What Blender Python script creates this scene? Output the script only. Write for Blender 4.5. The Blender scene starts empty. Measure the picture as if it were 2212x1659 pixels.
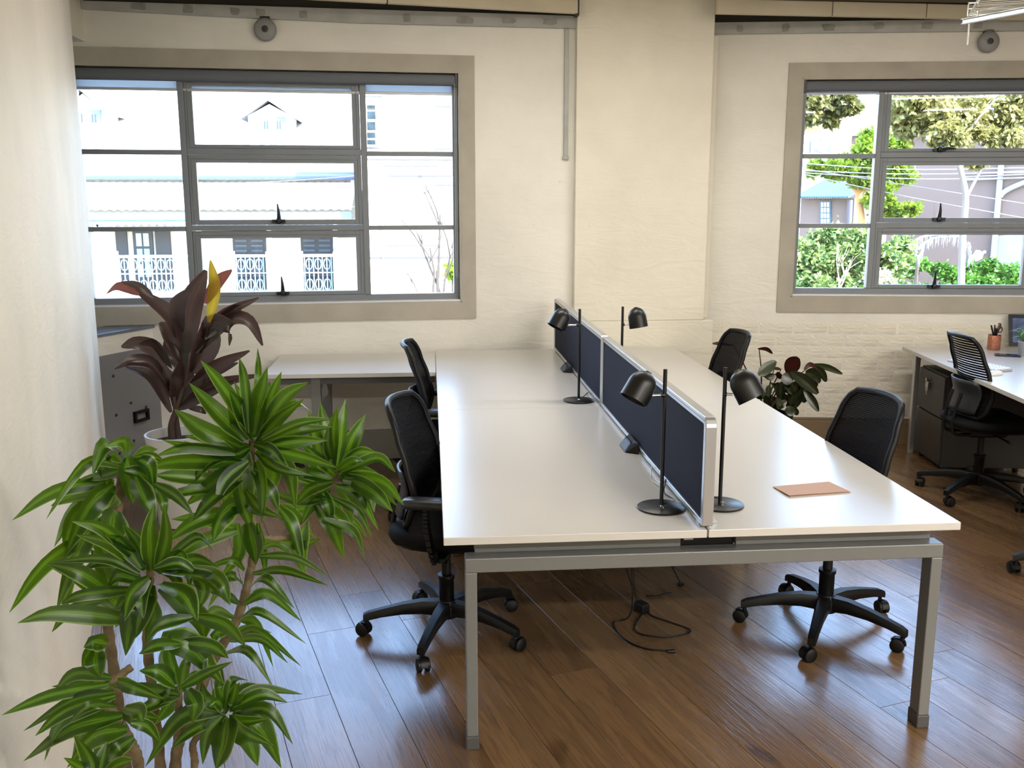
import bpy, bmesh, math, random
from mathutils import Vector, Matrix, noise
random.seed(7)
C = bpy.context.scene.collection
SC = bpy.context.scene
R = math.radians
# ------------------------------------------------------------------ camera, world, sun, exposure
FPX, YAW, PIT, ROL, CZ = 2064.941, .0853, .1913, -.0006, 1.7126
_f = Vector((math.sin(YAW)*math.cos(PIT), math.cos(YAW)*math.cos(PIT), -math.sin(PIT)))
_r0 = Vector((math.cos(YAW), -math.sin(YAW), 0)); _u0 = _r0.cross(_f)
_r = _r0*math.cos(ROL)+_u0*math.sin(ROL); _u = -_r0*math.sin(ROL)+_u0*math.cos(ROL)
CAM = Vector((0, 0, CZ))
cd = bpy.data.cameras.new('camera'); cam = bpy.data.objects.new('camera', cd); C.objects.link(cam)
cd.sensor_width = 36; cd.lens = FPX/2212*36; cd.clip_start = .05; cd.clip_end = 400
cam.matrix_world = Matrix(((_r.x, _u.x, -_f.x, 0), (_r.y, _u.y, -_f.y, 0), (_r.z, _u.z, -_f.z, CZ), (0, 0, 0, 1)))
SC.camera = cam
W = bpy.data.worlds.new('sky'); SC.world = W; W.use_nodes = True
nt = W.node_tree; sky = nt.nodes.new('ShaderNodeTexSky'); sky.sky_type = 'NISHITA'
sky.sun_disc = False; sky.sun_elevation = R(48); sky.sun_rotation = R(150); sky.air_density = 1.0; sky.dust_density = 1.0
bg = nt.nodes['Background']; bg.inputs[1].default_value = 1.9
nt.links.new(sky.outputs[0], bg.inputs[0])
sl = bpy.data.lights.new('sun', 'SUN'); sl.energy = 15.0; sl.angle = R(.6); sl.color = (1, .95, .86)
so = bpy.data.objects.new('sun', sl); C.objects.link(so)
SUN = Vector((.55, -.60, .80)).normalized()           # towards the sun: high, behind the building on the right
so.rotation_euler = SUN.to_track_quat('Z', 'Y').to_euler(); so.location = SUN*40
vs = SC.view_settings; vs.view_transform = 'Standard'; vs.look = 'None'; vs.gamma = 1; vs.use_curve_mapping = False
vs.exposure = 0.62
SC.cycles.max_bounces = 10; SC.cycles.diffuse_bounces = 5; SC.cycles.glossy_bounces = 4
SC.cycles.transparent_max_bounces = 16; SC.cycles.sample_clamp_indirect = 6
SC.cycles.use_denoising = True
try: SC.cycles.caustics_reflective = False; SC.cycles.caustics_refractive = False
except Exception: pass
LAMP_W = 46          # each ceiling batten (they hang above and behind the camera)

# ------------------------------------------------------------------ rays (where a point of the place lies)
def ray(x, y): return _r*((x-1106)/FPX) - _u*((y-829.5)/FPX) + _f
def onz(x, y, z=0.): d = ray(x, y); return CAM + d*((z-CZ)/d.z)
def ony(x, y, Y): d = ray(x, y); return CAM + d*(Y/d.y)

# ------------------------------------------------------------------ materials
def lin(c):
    return tuple((v/255/12.92 if v/255 <= .04045 else ((v/255+.055)/1.055)**2.4) for v in c)+(1,)
MATS = {}
class NT:
    def __init__(s, name):
        s.m = bpy.data.materials.new(name); s.m.use_nodes = True; s.t = s.m.node_tree
        s.p = s.t.nodes['Principled BSDF']; s.o = s.t.nodes['Material Output']
    def n(s, typ, **kw):
        nd = s.t.nodes.new(typ)
        for k, v in kw.items(): setattr(nd, k, v)
        return nd
    def l(s, a, b): s.t.links.new(a, b)
    def noise(s, vec, scale, detail=3, rough=.5, dist=0.):
        nd = s.n('ShaderNodeTexNoise'); nd.inputs['Scale'].default_value = scale; nd.inputs['Detail'].default_value = detail
        nd.inputs['Roughness'].default_value = rough; nd.inputs['Distortion'].default_value = dist
        if vec is not None: s.l(vec, nd.inputs['Vector'])
        return nd
    def ramp(s, fac, stops):
        nd = s.n('ShaderNodeValToRGB'); e = nd.color_ramp.elements
        while len(e) < len(stops): e.new(.5)
        for i, (p, c) in enumerate(stops): e[i].position = p; e[i].color = c if len(c) == 4 else lin(c)
        s.l(fac, nd.inputs[0]); return nd
    def bump(s, h, strength, dist=.01):
        nd = s.n('ShaderNodeBump'); nd.inputs['Strength'].default_value = strength; nd.inputs['Distance'].default_value = dist
        s.l(h, nd.inputs['Height']); return nd
    def mix(s, a, b, fac, blend='MIX'):
        nd = s.n('ShaderNodeMix'); nd.data_type = 'RGBA'; nd.blend_type = blend
        for k, v in ((0, fac), (6, a), (7, b)):
            if hasattr(v, 'links'): s.l(v, nd.inputs[k])
            else: nd.inputs[k].default_value = v
        return nd.outputs[2]
    def coord(s, which='Object', scale=None, rot=None):
        c = s.n('ShaderNodeTexCoord'); out = c.outputs[which]
        if scale or rot:
            mp = s.n('ShaderNodeMapping')
            if scale: mp.inputs['Scale'].default_value = scale
            if rot: mp.inputs['Rotation'].default_value = rot
            s.l(out, mp.inputs[0]); out = mp.outputs[0]
        return out
def mat(name, rgb, rough=.5, metal=0, var=0., vscale=4, bump=0., bscale=60, spec=.5, sheen=0, emit=None, es=0):
    if name in MATS: return MATS[name]
    s = NT(name); p = s.p
    col = lin(rgb); p.inputs['Base Color'].default_value = col; p.inputs['Roughness'].default_value = rough
    p.inputs['Metallic'].default_value = metal; p.inputs['Specular IOR Level'].default_value = spec
    if var:
        nz = s.noise(s.coord(), vscale, 4)
        lo = tuple(max(0, c*(1-var)) for c in col[:3])+(1,); hi = tuple(min(1, c*(1+var)) for c in col[:3])+(1,)
        s.l(s.ramp(nz.outputs[0], [(.3, lo), (.7, hi)]).outputs[0], p.inputs['Base Color'])
    if bump:
        nz = s.noise(s.coord(), bscale, 3)
        s.l(s.bump(nz.outputs[0], bump).outputs[0], p.inputs['Normal'])
    if sheen: p.inputs['Sheen Weight'].default_value = sheen
    if emit: p.inputs['Emission Color'].default_value = lin(emit); p.inputs['Emission Strength'].default_value = es
    MATS[name] = s.m; return s.m

def wall_mat(name, rgb, stain=True, bumpy=.5, brick=0.):
    s = NT(name); co = s.coord('Object')
    big = s.noise(co, 1.3, 4, .6); fine = s.noise(co, 9, 6, .65)
    c0 = lin(rgb); c1 = tuple(v*.90 for v in c0[:3])+(1,)
    col = s.ramp(big.outputs[0], [(.35, c1), (.6, c0)]).outputs[0]
    if stain:      # old drips and scuffs with a shape of their own
        st = s.noise(s.coord('Object', (2.2, 2.2, 5.)), 2.3, 7, .72)
        f = s.ramp(st.outputs[0], [(.66, (0, 0, 0, 1)), (.78, (1, 1, 1, 1))])
        col = s.mix(col, lin((178, 170, 150)), f.outputs[0])
    s.l(col, s.p.inputs['Base Color']); s.p.inputs['Roughness'].default_value = .62
    s.p.inputs['Specular IOR Level'].default_value = .35
    b1 = s.bump(fine.outputs[0], bumpy*.5, .012)
    ridge = s.noise(s.coord('Object', (1, 1, 3.)), 3.2, 6, .6, 1.2)
    b2 = s.bump(ridge.outputs[0], bumpy, .03); s.l(b1.outputs[0], b2.inputs['Normal'])
    out = b2
    if brick:
        bt = s.n('ShaderNodeTexBrick'); bt.inputs['Scale'].default_value = 1
        bt.inputs['Brick Width'].default_value = .235; bt.inputs['Row Height'].default_value = .082; bt.inputs['Mortar Size'].default_value = .006
        bt.inputs['Mortar Smooth'].default_value = .6
        mp = s.coord('Object', None, (R(90), 0, 0)); sw = s.noise(co, 4, 2)
        mx = s.mix(mp, sw.outputs[1], .02); s.l(mx, bt.inputs['Vector'])
        b3 = s.bump(bt.outputs[1], -brick, .006); s.l(out.outputs[0], b3.inputs['Normal']); out = b3
    s.l(out.outputs[0], s.p.inputs['Normal']); MATS[name] = s.m; return s.m

def wood_mat():
    s = NT('oak_plank'); oi = s.n('ShaderNodeObjectInfo')
    co = s.n('ShaderNodeTexCoord').outputs['Object']
    off = s.n('ShaderNodeVectorMath', operation='SCALE'); off.inputs[0].default_value = (13., 7., 5.); s.l(oi.outputs['Random'], off.inputs[3])
    add = s.n('ShaderNodeVectorMath', operation='ADD'); s.l(co, add.inputs[0]); s.l(off.outputs[0], add.inputs[1])
    mp = s.n('ShaderNodeMapping'); mp.inputs['Scale'].default_value = (5.5, .55, 1); s.l(add.outputs[0], mp.inputs[0])
    warp = s.noise(mp.outputs[0], 1.6, 3, .5, .3)
    wv = s.n('ShaderNodeMath', operation='MULTIPLY'); s.l(warp.outputs[0], wv.inputs[0]); wv.inputs[1].default_value = 26.
    sn = s.n('ShaderNodeMath', operation='SINE'); s.l(wv.outputs[0], sn.inputs[0])
    mp2 = s.n('ShaderNodeMapping'); mp2.inputs['Scale'].default_value = (150, 5, 1); s.l(add.outputs[0], mp2.inputs[0])
    pore = s.noise(mp2.outputs[0], 1., 3, .6)
    base = s.ramp(oi.outputs['Random'], [(0, (106, 80, 54)), (.35, (122, 94, 65)), (.7, (132, 104, 73)), (1, (114, 87, 59))]).outputs[0]
    grain = s.ramp(sn.outputs[0], [(.0, (.70, .70, .70, 1)), (.55, (1, 1, 1, 1))]).outputs[0]
    col = s.mix(base, grain, .55, 'MULTIPLY')
    pr = s.ramp(pore.outputs[0], [(.36, (.55, .5, .45, 1)), (.52, (1, 1, 1, 1))]).outputs[0]
    col = s.mix(col, pr, .6, 'MULTIPLY')
    mp3 = s.n('ShaderNodeMapping'); mp3.inputs['Scale'].default_value = (6, 2.6, 1); s.l(add.outputs[0], mp3.inputs[0])
    kn = s.noise(mp3.outputs[0], .9, 2, .4)
    kr = s.ramp(kn.outputs[0], [(.70, (0, 0, 0, 1)), (.80, (1, 1, 1, 1))]).outputs[0]
    col = s.mix(col, lin((52, 33, 20)), kr)
    s.l(col, s.p.inputs['Base Color']); s.p.inputs['Roughness'].default_value = .33
    s.p.inputs['Specular IOR Level'].default_value = .6; s.p.inputs['Coat Weight'].default_value = .45; s.p.inputs['Coat Roughness'].default_value = .17
    rr = s.ramp(grain, [(0, (.36, .36, .36, 1)), (1, (.24, .24, .24, 1))]); s.l(rr.outputs[0], s.p.inputs['Roughness'])
    b1 = s.bump(pr, .25, .002); b2 = s.bump(grain, .22, .003); s.l(b1.outputs[0], b2.inputs['Normal'])
    s.l(b2.outputs[0], s.p.inputs['Normal']); MATS['wood'] = s.m; return s.m

def glass_mat(name, tint=(1, 1, 1)):
    s = NT(name); tr = s.n('ShaderNodeBsdfTransparent'); tr.inputs[0].default_value = tint+(1,)
    gl = s.n('ShaderNodeBsdfGlossy'); gl.inputs['Roughness'].default_value = .02
    fr = s.n('ShaderNodeFresnel'); fr.inputs[0].default_value = 1.3
    mx = s.n('ShaderNodeMixShader'); s.l(fr.outputs[0], mx.inputs[0]); s.l(tr.outputs[0], mx.inputs[1]); s.l(gl.outputs[0], mx.inputs[2])
    s.l(mx.outputs[0], s.o.inputs[0]); MATS[name] = s.m; return s.m

def leaf_mat(name, stops, rough=.33, transl=.35, edge=None, tcol=None, randv=.25, spec=.5):
    """colour runs across the blade (UV u) plus a little change from leaf to leaf"""
    s = NT(name); uv = s.n('ShaderNodeUVMap').outputs[0]; sp = s.n('ShaderNodeSeparateXYZ'); s.l(uv, sp.inputs[0])
    wob = s.noise(uv, 6, 2); ad = s.n('ShaderNodeMath', operation='MULTIPLY_ADD'); s.l(wob.outputs[0], ad.inputs[0]); ad.inputs[1].default_value = .10
    s.l(sp.outputs[0], ad.inputs[2])
    col = s.ramp(ad.outputs[0], stops).outputs[0]
    oi = s.n('ShaderNodeObjectInfo'); rv = s.ramp(oi.outputs['Random'], [(0, (1-randv,)*3+(1,)), (1, (1, 1, 1, 1))]).outputs[0]
    col = s.mix(col, rv, 1., 'MULTIPLY')
    s.l(col, s.p.inputs['Base Color']); s.p.inputs['Roughness'].default_value = rough; s.p.inputs['Specular IOR Level'].default_value = spec
    mp = s.n('ShaderNodeMapping'); mp.inputs['Scale'].default_value = (40, 1.5, 1); s.l(uv, mp.inputs[0])
    st = s.noise(mp.outputs[0], 1, 2); s.l(s.bump(st.outputs[0], .15, .002).outputs[0], s.p.inputs['Normal'])
    tl = s.n('ShaderNodeBsdfTranslucent')
    if tcol: s.l(s.mix(col, lin(tcol), .5), tl.inputs[0])
    else: s.l(col, tl.inputs[0])
    mx = s.n('ShaderNodeMixShader'); mx.inputs[0].default_value = transl
    s.l(s.p.outputs[0], mx.inputs[1]); s.l(tl.outputs[0], mx.inputs[2]); s.l(mx.outputs[0], s.o.inputs[0])
    MATS[name] = s.m; return s.m

def mesh_fabric(name, rgb, hole=.22, freq=330, axis=2):
    """woven chair mesh: fine ribs with slits one can see through"""
    s = NT(name); co = s.coord('Object'); sp = s.n('ShaderNodeSeparateXYZ'); s.l(co, sp.inputs[0])
    m = s.n('ShaderNodeMath', operation='MULTIPLY'); s.l(sp.outputs[axis], m.inputs[0]); m.inputs[1].default_value = freq
    sn = s.n('ShaderNodeMath', operation='SINE'); s.l(m.outputs[0], sn.inputs[0])
    th = s.ramp(sn.outputs[0], [(.5, (0, 0, 0, 1)), (.7, (hole,)*3+(1,))])
    s.p.inputs['Base Color'].default_value = lin(rgb); s.p.inputs['Roughness'].default_value = .7; s.p.inputs['Specular IOR Level'].default_value = .15
    s.l(s.bump(sn.outputs[0], .5, .002).outputs[0], s.p.inputs['Normal'])
    tr = s.n('ShaderNodeBsdfTransparent'); mx = s.n('ShaderNodeMixShader')
    s.l(th.outputs[0], mx.inputs[0]); s.l(s.p.outputs[0], mx.inputs[1]); s.l(tr.outputs[0], mx.inputs[2])
    s.l(mx.outputs[0], s.o.inputs[0]); MATS[name] = s.m; return s.m

# ------------------------------------------------------------------ geometry collector
class G:
    def __init__(s, M=None): s.v = []; s.f = []; s.uv = []; s.M = M
    def add(s, vs, fs, uvs=None):
        b = len(s.v)
        for p in vs:
            p = Vector(p); s.v.append(s.M @ p if s.M else p)
        for f in fs: s.f.append(tuple(i+b for i in f))
        s.uv += list(uvs) if uvs else [(0, 0)]*len(vs)
        return s
    def box(s, x0, x1, y0, y1, z0, z1):
        return s.hexa([(x0, y0, z0), (x1, y0, z0), (x1, y1, z0), (x0, y1, z0), (x0, y0, z1), (x1, y0, z1), (x1, y1, z1), (x0, y1, z1)])
    def hexa(s, p): return s.add(p, [(0, 3, 2, 1), (4, 5, 6, 7), (0, 1, 5, 4), (1, 2, 6, 5), (2, 3, 7, 6), (3, 0, 4, 7)])
    def bar(s, a, b, w, h, up=(0, 0, 1)):
        a = Vector(a); b = Vector(b); d = (b-a).normalized(); up = Vector(up)
        if abs(d.dot(up)) > .98: up = Vector((0, 1, 0))
        x = d.cross(up).normalized()*w/2; y = x.cross(d).normalized()*h/2
        return s.hexa([a-x-y, a+x-y, a+x+y, a-x+y, b-x-y, b+x-y, b+x+y, b-x+y])
    def tube(s, pts, r, n=8, caps=True, closed=False):
        pts = [Vector(p) for p in pts]; m = len(pts); vs = []; up = None
        for i, p in enumerate(pts):
            if closed: t = (pts[(i+1) % m]-pts[i-1]).normalized()
            else: t = (pts[min(i+1, m-1)]-pts[max(i-1, 0)]).normalized()
            if up is None: up = Vector((0, 0, 1)) if abs(t.z) < .9 else Vector((1, 0, 0))
            x = t.cross(up).normalized(); y = x.cross(t); up = y
            rr = r[i] if isinstance(r, (list, tuple)) else r
            for k in range(n):
                a = 2*math.pi*k/n; vs.append(p+x*math.cos(a)*rr+y*math.sin(a)*rr)
        fs = []
        for i in range(m if closed else m-1):
            j = (i+1) % m
            for k in range(n): k2 = (k+1) % n; fs.append((i*n+k, i*n+k2, j*n+k2, j*n+k))
        if caps and not closed: fs.append(tuple(range(n-1, -1, -1))); fs.append(tuple((m-1)*n+k for k in range(n)))
        return s.add(vs, fs)
    def lathe(s, prof, n=24, M=None):
        vs = []; fs = []
        for (r, z) in prof:
            for k in range(n):
                a = 2*math.pi*k/n; p = Vector((r*math.cos(a), r*math.sin(a), z)); vs.append(M @ p if M else p)
        for i in range(len(prof)-1):
            for k in range(n): k2 = (k+1) % n; fs.append((i*n+k, i*n+k2, (i+1)*n+k2, (i+1)*n+k))
        return s.add(vs, fs)
    def disc(s, r, z, n=24, M=None):
        vs = [Vector((r*math.cos(2*math.pi*k/n), r*math.sin(2*math.pi*k/n), z)) for k in range(n)]
        if M: vs = [M @ p for p in vs]
        return s.add(vs, [tuple(range(n))])
    def grid(s, rows, uvs=None):
        m = len(rows[0]); vs = [p for r in rows for p in r]; fs = []
        for i in range(len(rows)-1):
            for k in range(m-1): fs.append((i*m+k, i*m+k+1, (i+1)*m+k+1, (i+1)*m+k))
        return s.add(vs, fs, uvs)
    def prism(s, poly, y0, y1):
        n = len(poly); vs = [(x, y0, z) for x, z in poly]+[(x, y1, z) for x, z in poly]
        fs = [tuple(range(n)), tuple(range(2*n-1, n-1, -1))]+[(i, i+n, (i+1) % n+n, (i+1) % n) for i in range(n)]
        return s.add(vs, fs)
    def build(s, name, m, parent=None, loc=None, smooth=None, bevel=0, seg=2, uv=False, local=False, solid=0, sub=0):
        L = Vector(loc) if loc is not None else Vector((0, 0, 0))
        me = bpy.data.meshes.new(name); me.from_pydata([tuple(p-L) for p in s.v], [], s.f)
        me.materials.append(m); me.validate()
        bm = bmesh.new(); bm.from_mesh(me); bmesh.ops.recalc_face_normals(bm, faces=bm.faces); bm.to_mesh(me); bm.free()
        if uv:
            ul = me.uv_layers.new(name='UVMap')
            for lp in me.loops: ul.data[lp.index].uv = s.uv[lp.vertex_index]
        if smooth is not None:
            me.polygons.foreach_set('use_smooth', [True]*len(me.polygons)); me.set_sharp_from_angle(angle=R(smooth))
        o = bpy.data.objects.new(name, me); C.objects.link(o); o.location = L
        if bevel:
            b = o.modifiers.new('bevel', 'BEVEL'); b.width = bevel; b.segments = seg; b.limit_method = 'ANGLE'
        if solid: q = o.modifiers.new('solid', 'SOLIDIFY'); q.thickness = solid; q.offset = 0
        if sub: q = o.modifiers.new('sub', 'SUBSURF'); q.levels = sub; q.render_levels = sub
        if parent:
            o.parent = parent
            if not local: o.location = L - WL.get(parent.name, Vector((0, 0, 0)))
            WL[o.name] = Vector(L)
        return o
WL = {}
def tag(o, label=None, cat=None, group=None, kind=None):
    for k, v in (('label', label), ('category', cat), ('group', group), ('kind', kind)):
        if v: o[k] = v
    return o
def empty(name, loc, label=None, cat=None, group=None, kind=None, rz=0):
    o = bpy.data.objects.new(name, None); C.objects.link(o); o.location = loc; o.rotation_euler.z = rz
    o.empty_display_size = .1; WL[o.name] = Vector(loc); return tag(o, label, cat, group, kind)
def copy_tree(o, parent=None):
    c = o.copy(); C.objects.link(c)
    if parent: c.parent = parent
    for ch in o.children: copy_tree(ch, c)
    return c
def bez(pts, n=8):
    """smooth curve through the given points"""
    pts = [Vector(p) for p in pts]; out = []
    P = [pts[0]*2-pts[1]]+pts+[pts[-1]*2-pts[-2]]
    for i in range(1, len(P)-2):
        for k in range(n):
            t = k/n; a, b, c, d = P[i-1:i+3]
            out.append(.5*((2*b)+(c-a)*t+(2*a-5*b+4*c-d)*t*t+(3*b-a-3*c+d)*t**3))
    out.append(pts[-1]); return out
class Frame:
    """a wall's own axes: s along it, z up, d into the room"""
    def __init__(f, P, ang): f.P = Vector(P); f.x = Vector((math.cos(ang), math.sin(ang), 0)); f.n = Vector((math.sin(ang), -math.cos(ang), 0))
    def at(f, s, z, d=0.): q = f.P+f.x*s+f.n*d; return Vector((q.x, q.y, z))
    def box(f, g, s0, s1, z0, z1, d0, d1):
        return g.hexa([f.at(s0, z0, d1), f.at(s1, z0, d1), f.at(s1, z0, d0), f.at(s0, z0, d0), f.at(s0, z1, d1), f.at(s1, z1, d1), f.at(s1, z1, d0), f.at(s0, z1, d0)])
    def px(f, x, y, d=0.):
        v = ray(x, y); o = f.P+f.n*d; q = CAM+v*(((o-CAM).dot(f.n))/v.dot(f.n)); return (q-f.P).dot(f.x), q.z
# ================================================================== THE SETTING
M_wall = wall_mat('painted_plaster', (232, 229, 220), True, .24)
M_wall2 = wall_mat('painted_brick', (230, 224, 210), False, .6)
M_pill = wall_mat('painted_pillar', (231, 226, 211), False, .26, .35)
M_part = wall_mat('smooth_white_wall', (232, 226, 212), False, .12)
M_conc = mat('window_surround_concrete', (172, 166, 153), .7, var=.10, vscale=5, bump=.12, bscale=30)
M_frame = mat('grey_window_paint', (124, 129, 135), .42, var=.04)
M_grey = mat('grey_beam_paint', (172, 173, 170), .6, var=.12, vscale=7)
M_dark = mat('dark_shade_and_fittings', (58, 56, 52), .8)
M_cream = mat('cream_fascia', (200, 190, 168), .6, var=.06)
M_skirt = mat('brown_skirting', (124, 104, 80), .5, var=.08)
M_black = mat('black_plastic', (6, 6, 7), .46, spec=.35, bump=.05, bscale=300)
M_blackm = mat('black_metal', (9, 9, 10), .38, spec=.5)
M_chrome = mat('chrome', (200, 200, 200), .15, 1)
M_alu = mat('brushed_aluminium', (196, 198, 202), .32, .85)
M_steel = mat('grey_powder_steel', (118, 119, 118), .4, .25)
M_white = mat('white_laminate', (200, 197, 192), .28, spec=.5, var=.012)
M_edge = mat('white_edge_band', (204, 200, 190), .4)
M_glass = glass_mat('window_glass', (.97, .985, .985))
M_floor0 = mat('dark_underfloor', (52, 38, 28), .7)
M_wood = wood_mat()

# floor: base slab and oak planks laid at 16 degrees to the window wall
g = G().box(-3.6, 7, -4.5, 7, -.12, -.006)
floor = g.build('floor', M_floor0); tag(floor, kind='structure')
PA = R(16.2); pd = Vector((-math.sin(PA), math.cos(PA), 0)); pn = Vector((math.cos(PA), math.sin(PA), 0))
PW, PL = .193, 2.05
plank_me = {}
def plank_mesh(L):
    L = round(L, 2)
    if L not in plank_me:
        w = PW/2-.0008; l = L/2-.0008; e = .0005
        gg = G().add([(-w, -l, -.006), (w, -l, -.006), (w, l, -.006), (-w, l, -.006), (-w, -l, -e), (w, -l, -e), (w, l, -e), (-w, l, -e),
                      (-w+e, -l+e, 0), (w-e, -l+e, 0), (w-e, l-e, 0), (-w+e, l-e, 0)],
                     [(0, 1, 5, 4), (1, 2, 6, 5), (2, 3, 7, 6), (3, 0, 4, 7), (4, 5, 9, 8), (5, 6, 10, 9), (6, 7, 11, 10), (7, 4, 8, 11), (8, 9, 10, 11)])
        me = bpy.data.meshes.new('plank'); me.from_pydata([tuple(v) for v in gg.v], [], gg.f); me.materials.append(M_wood); plank_me[L] = me
    return plank_me[L]
rp = random.Random(3)
npl = 0
for k in range(-26, 40):
    off = .133+k*PW+PW/2
    t = -4.0+rp.uniform(0, PL)
    while t < 8:
        c = pn*off+pd*(t+PL/2)
        if -2.75 < c.x < 4.9 and .0 < c.y < 7.0 and c.y < 6.9 and not (c.x < -1.2-(c.y-2.8)*.27-.55):
            o = bpy.data.objects.new('plank', plank_mesh(PL)); C.objects.link(o); o.location = c; o.rotation_euler.z = PA
            o.parent = floor; npl += 1
        t += PL
# plain boards behind the camera, never in view
g = G()
for k in range(-30, 44):
    off = .133+k*PW+PW/2
    for (t0, t1) in ((-6.5, -3.2), (-3.2, -1.0)):
        c = pn*off+pd*((t0+t1)/2)
        if -3.2 < c.x < 6.6 and True: g.bar(pn*off+pd*t0-Vector((0, 0, .0075)), pn*off+pd*t1-Vector((0, 0, .0075)), PW-.002, .003)
if g.v: o = g.build('board', M_wood, floor); tag(o, kind='stuff')

# window walls: two straight stretches of a slightly bent facade
FL = Frame((.30, 6.33, 0), math.atan(.0787)); FR = Frame((2.35, 6.49, 0), -math.atan(.15))
HC = 3.06
def wall_with_hole(F, s0, s1, a, b, z0, z1, m, name, zt=2.86):
    g = G()
    F.box(g, s0, a, 0, zt, -.24, 0); F.box(g, b, s1, 0, zt, -.24, 0); F.box(g, a, b, 0, z0, -.24, 0); F.box(g, a, b, z1, zt, -.24, 0)
    return tag(g.build(name, m), kind='structure')
LA, LB, RA, RB = -2.455, -.09, .152, 2.52
WZ0, WZ1 = 1.04, 2.505
wall_l = wall_with_hole(FL, -3.4, .70, LA, LB, WZ0, WZ1, M_wall, 'wall_back')
wall_r = wall_with_hole(FR, -.80, 4.4, RA, RB, WZ0, WZ1, M_wall, 'wall_back_right')
# pillar between the two windows
g = G().box(.955, 1.845, 6.31, 6.75, .905, HC).box(.955, 1.912, 6.31, 6.75, 0, .905).box(1.845, 1.905, 6.42, 6.75, .905, 2.76)
pillar = tag(g.build('wall_pillar', M_pill, bevel=.006), kind='structure')
# painted bricks that show on the low walls
def bricks(F, s0, s1, z0, z1, parent, skip=None, seed=1):
    rb = random.Random(seed); rows = int((z1-z0)/.0845); n = 0
    meshes = []
    for k in range(10):
        L, H, D = .1135, .0395, .0028+rb.uniform(-.001, .0018); j = lambda a: rb.uniform(-a, a)
        fr = [(-L+j(.004), -H+j(.003)), (L+j(.004), -H+j(.003)), (L+j(.004), H+j(.003)), (-L+j(.004), H+j(.003))]
        gg = G(); e = .009
        gg.add([F.x*x+Vector((0, 0, z)) for x, z in fr]+[F.x*(x*(1-e/L))+Vector((0, 0, z*(1-e/H)))+F.n*(D+j(.001)) for x, z in fr],
               [(4, 5, 6, 7), (0, 1, 5, 4), (1, 2, 6, 5), (2, 3, 7, 6), (3, 0, 4, 7)])
        me = bpy.data.meshes.new('brick'); me.from_pydata([tuple(v) for v in gg.v], [], gg.f); me.materials.append(M_wall2)
        me.polygons.foreach_set('use_smooth', [True]*5); me.set_sharp_from_angle(angle=R(50)); meshes.append(me)
    for r in range(rows):
        z = z0+.0423+r*.0845; s = s0+(.06 if r % 2 else .18)
        while s < s1-.1:
            if not (skip and skip(s, z)):
                o = bpy.data.objects.new('brick', rb.choice(meshes)); C.objects.link(o)
                o.location = F.at(s+rb.uniform(-.003, .003), z+rb.uniform(-.0025, .0025), .0); o.parent = parent; n += 1
            s += .238
    return n
bricks(FR, -.47, 2.6, .19, .93, wall_r, seed=4)


# concrete surrounds
def surround(F, a, b, name):
    g = G(); w = .092; d = .012
    for q in ((a-w, b+w, WZ1, WZ1+w+.004), (a-w, b+w, WZ0-w-.012, WZ0), (a-w, a, WZ0, WZ1), (b, b+w, WZ0, WZ1)): F.box(g, *q, -.002, d)
    for q in ((a-.001, a+.012, WZ0, WZ1), (b-.012, b+.001, WZ0, WZ1), (a, b, WZ1-.012, WZ1+.001), (a, b, WZ0-.001, WZ0+.010)): F.box(g, *q, -.12, d-.002)
    return tag(g.build(name, M_conc), kind='structure')
surround(FL, LA, LB, 'trim_1'); surround(FR, RA, RB, 'trim_2')
# grey beam along the wall head, band above with soffit shade in its colour, cream fascia boards
g = G()
for (s0, z0, s1, z1) in ((-2.55, 2.815, -1.6, 2.79), (-1.6, 2.79, -.7, 2.775), (-.7, 2.775, .655, 2.78)):
    g.hexa([FL.at(s0, z0, .03), FL.at(s1, z1, .03), FL.at(s1, z1, 0), FL.at(s0, z0, 0), FL.at(s0, 2.855, .03), FL.at(s1, 2.853, .03), FL.at(s1, 2.853, 0), FL.at(s0, 2.855, 0)])
beam1 = tag(g.build('trim_3', M_grey), kind='structure')
g = G(); FR.box(g, -.52, 4.1, 2.785, 2.858, 0, .03); beam2 = tag(g.build('trim_4', M_grey), kind='structure')
M_patch = mat('old_plaster_patch', (146, 145, 138), .75, var=.15, vscale=20)
def patches(F, spots, parent):
    for (s, z, w, h) in spots:
        n = 12; rq = random.Random(int(s*100)); sq = lambda v: (abs(v)**.45)*(1 if v > 0 else -1); c = [F.at(s+sq(math.cos(2*math.pi*(k+.5)/n))*w*.42*rq.uniform(.72, 1.12), z+sq(math.sin(2*math.pi*(k+.5)/n))*h*.44*rq.uniform(.8, 1.1), .0325) for k in range(n)]
        G().add(c+[p-F.n*.0035 for p in c], [tuple(range(n))]+[(k, (k+1) % n, n+(k+1) % n, n+k) for k in range(n)]).build('plaster_patch', M_patch, parent)
patches(FL, [(-2.0, 2.835, .13, .05), (-1.72, 2.825, .08, .06), (-1.45, 2.82, .07, .05), (-1.3, 2.82, .07, .05), (-1.05, 2.815, .06, .05), (-.42, 2.812, .06, .06), (-.06, 2.808, .13, .05), (.22, 2.815, .10, .045), (.48, 2.815, .12, .05)], beam1)
patches(FR, [(-.28, 2.82, .06, .05), (.02, 2.82, .06, .06), (.30, 2.82, .11, .05), (.62, 2.825, .08, .05), (.93, 2.825, .09, .05), (1.25, 2.82, .07, .05)], beam2)
g = G(); FL.box(g, -3.4, .68, 2.86, HC, -.24, -.03); tag(g.build('trim_5', M_dark), kind='structure')  # dark colour carries the shadow behind the fascia
g = G(); FR.box(g, -.7, 4.4, 2.86, HC, -.24, -.03); tag(g.build('trim_6', M_dark), kind='structure')
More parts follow.
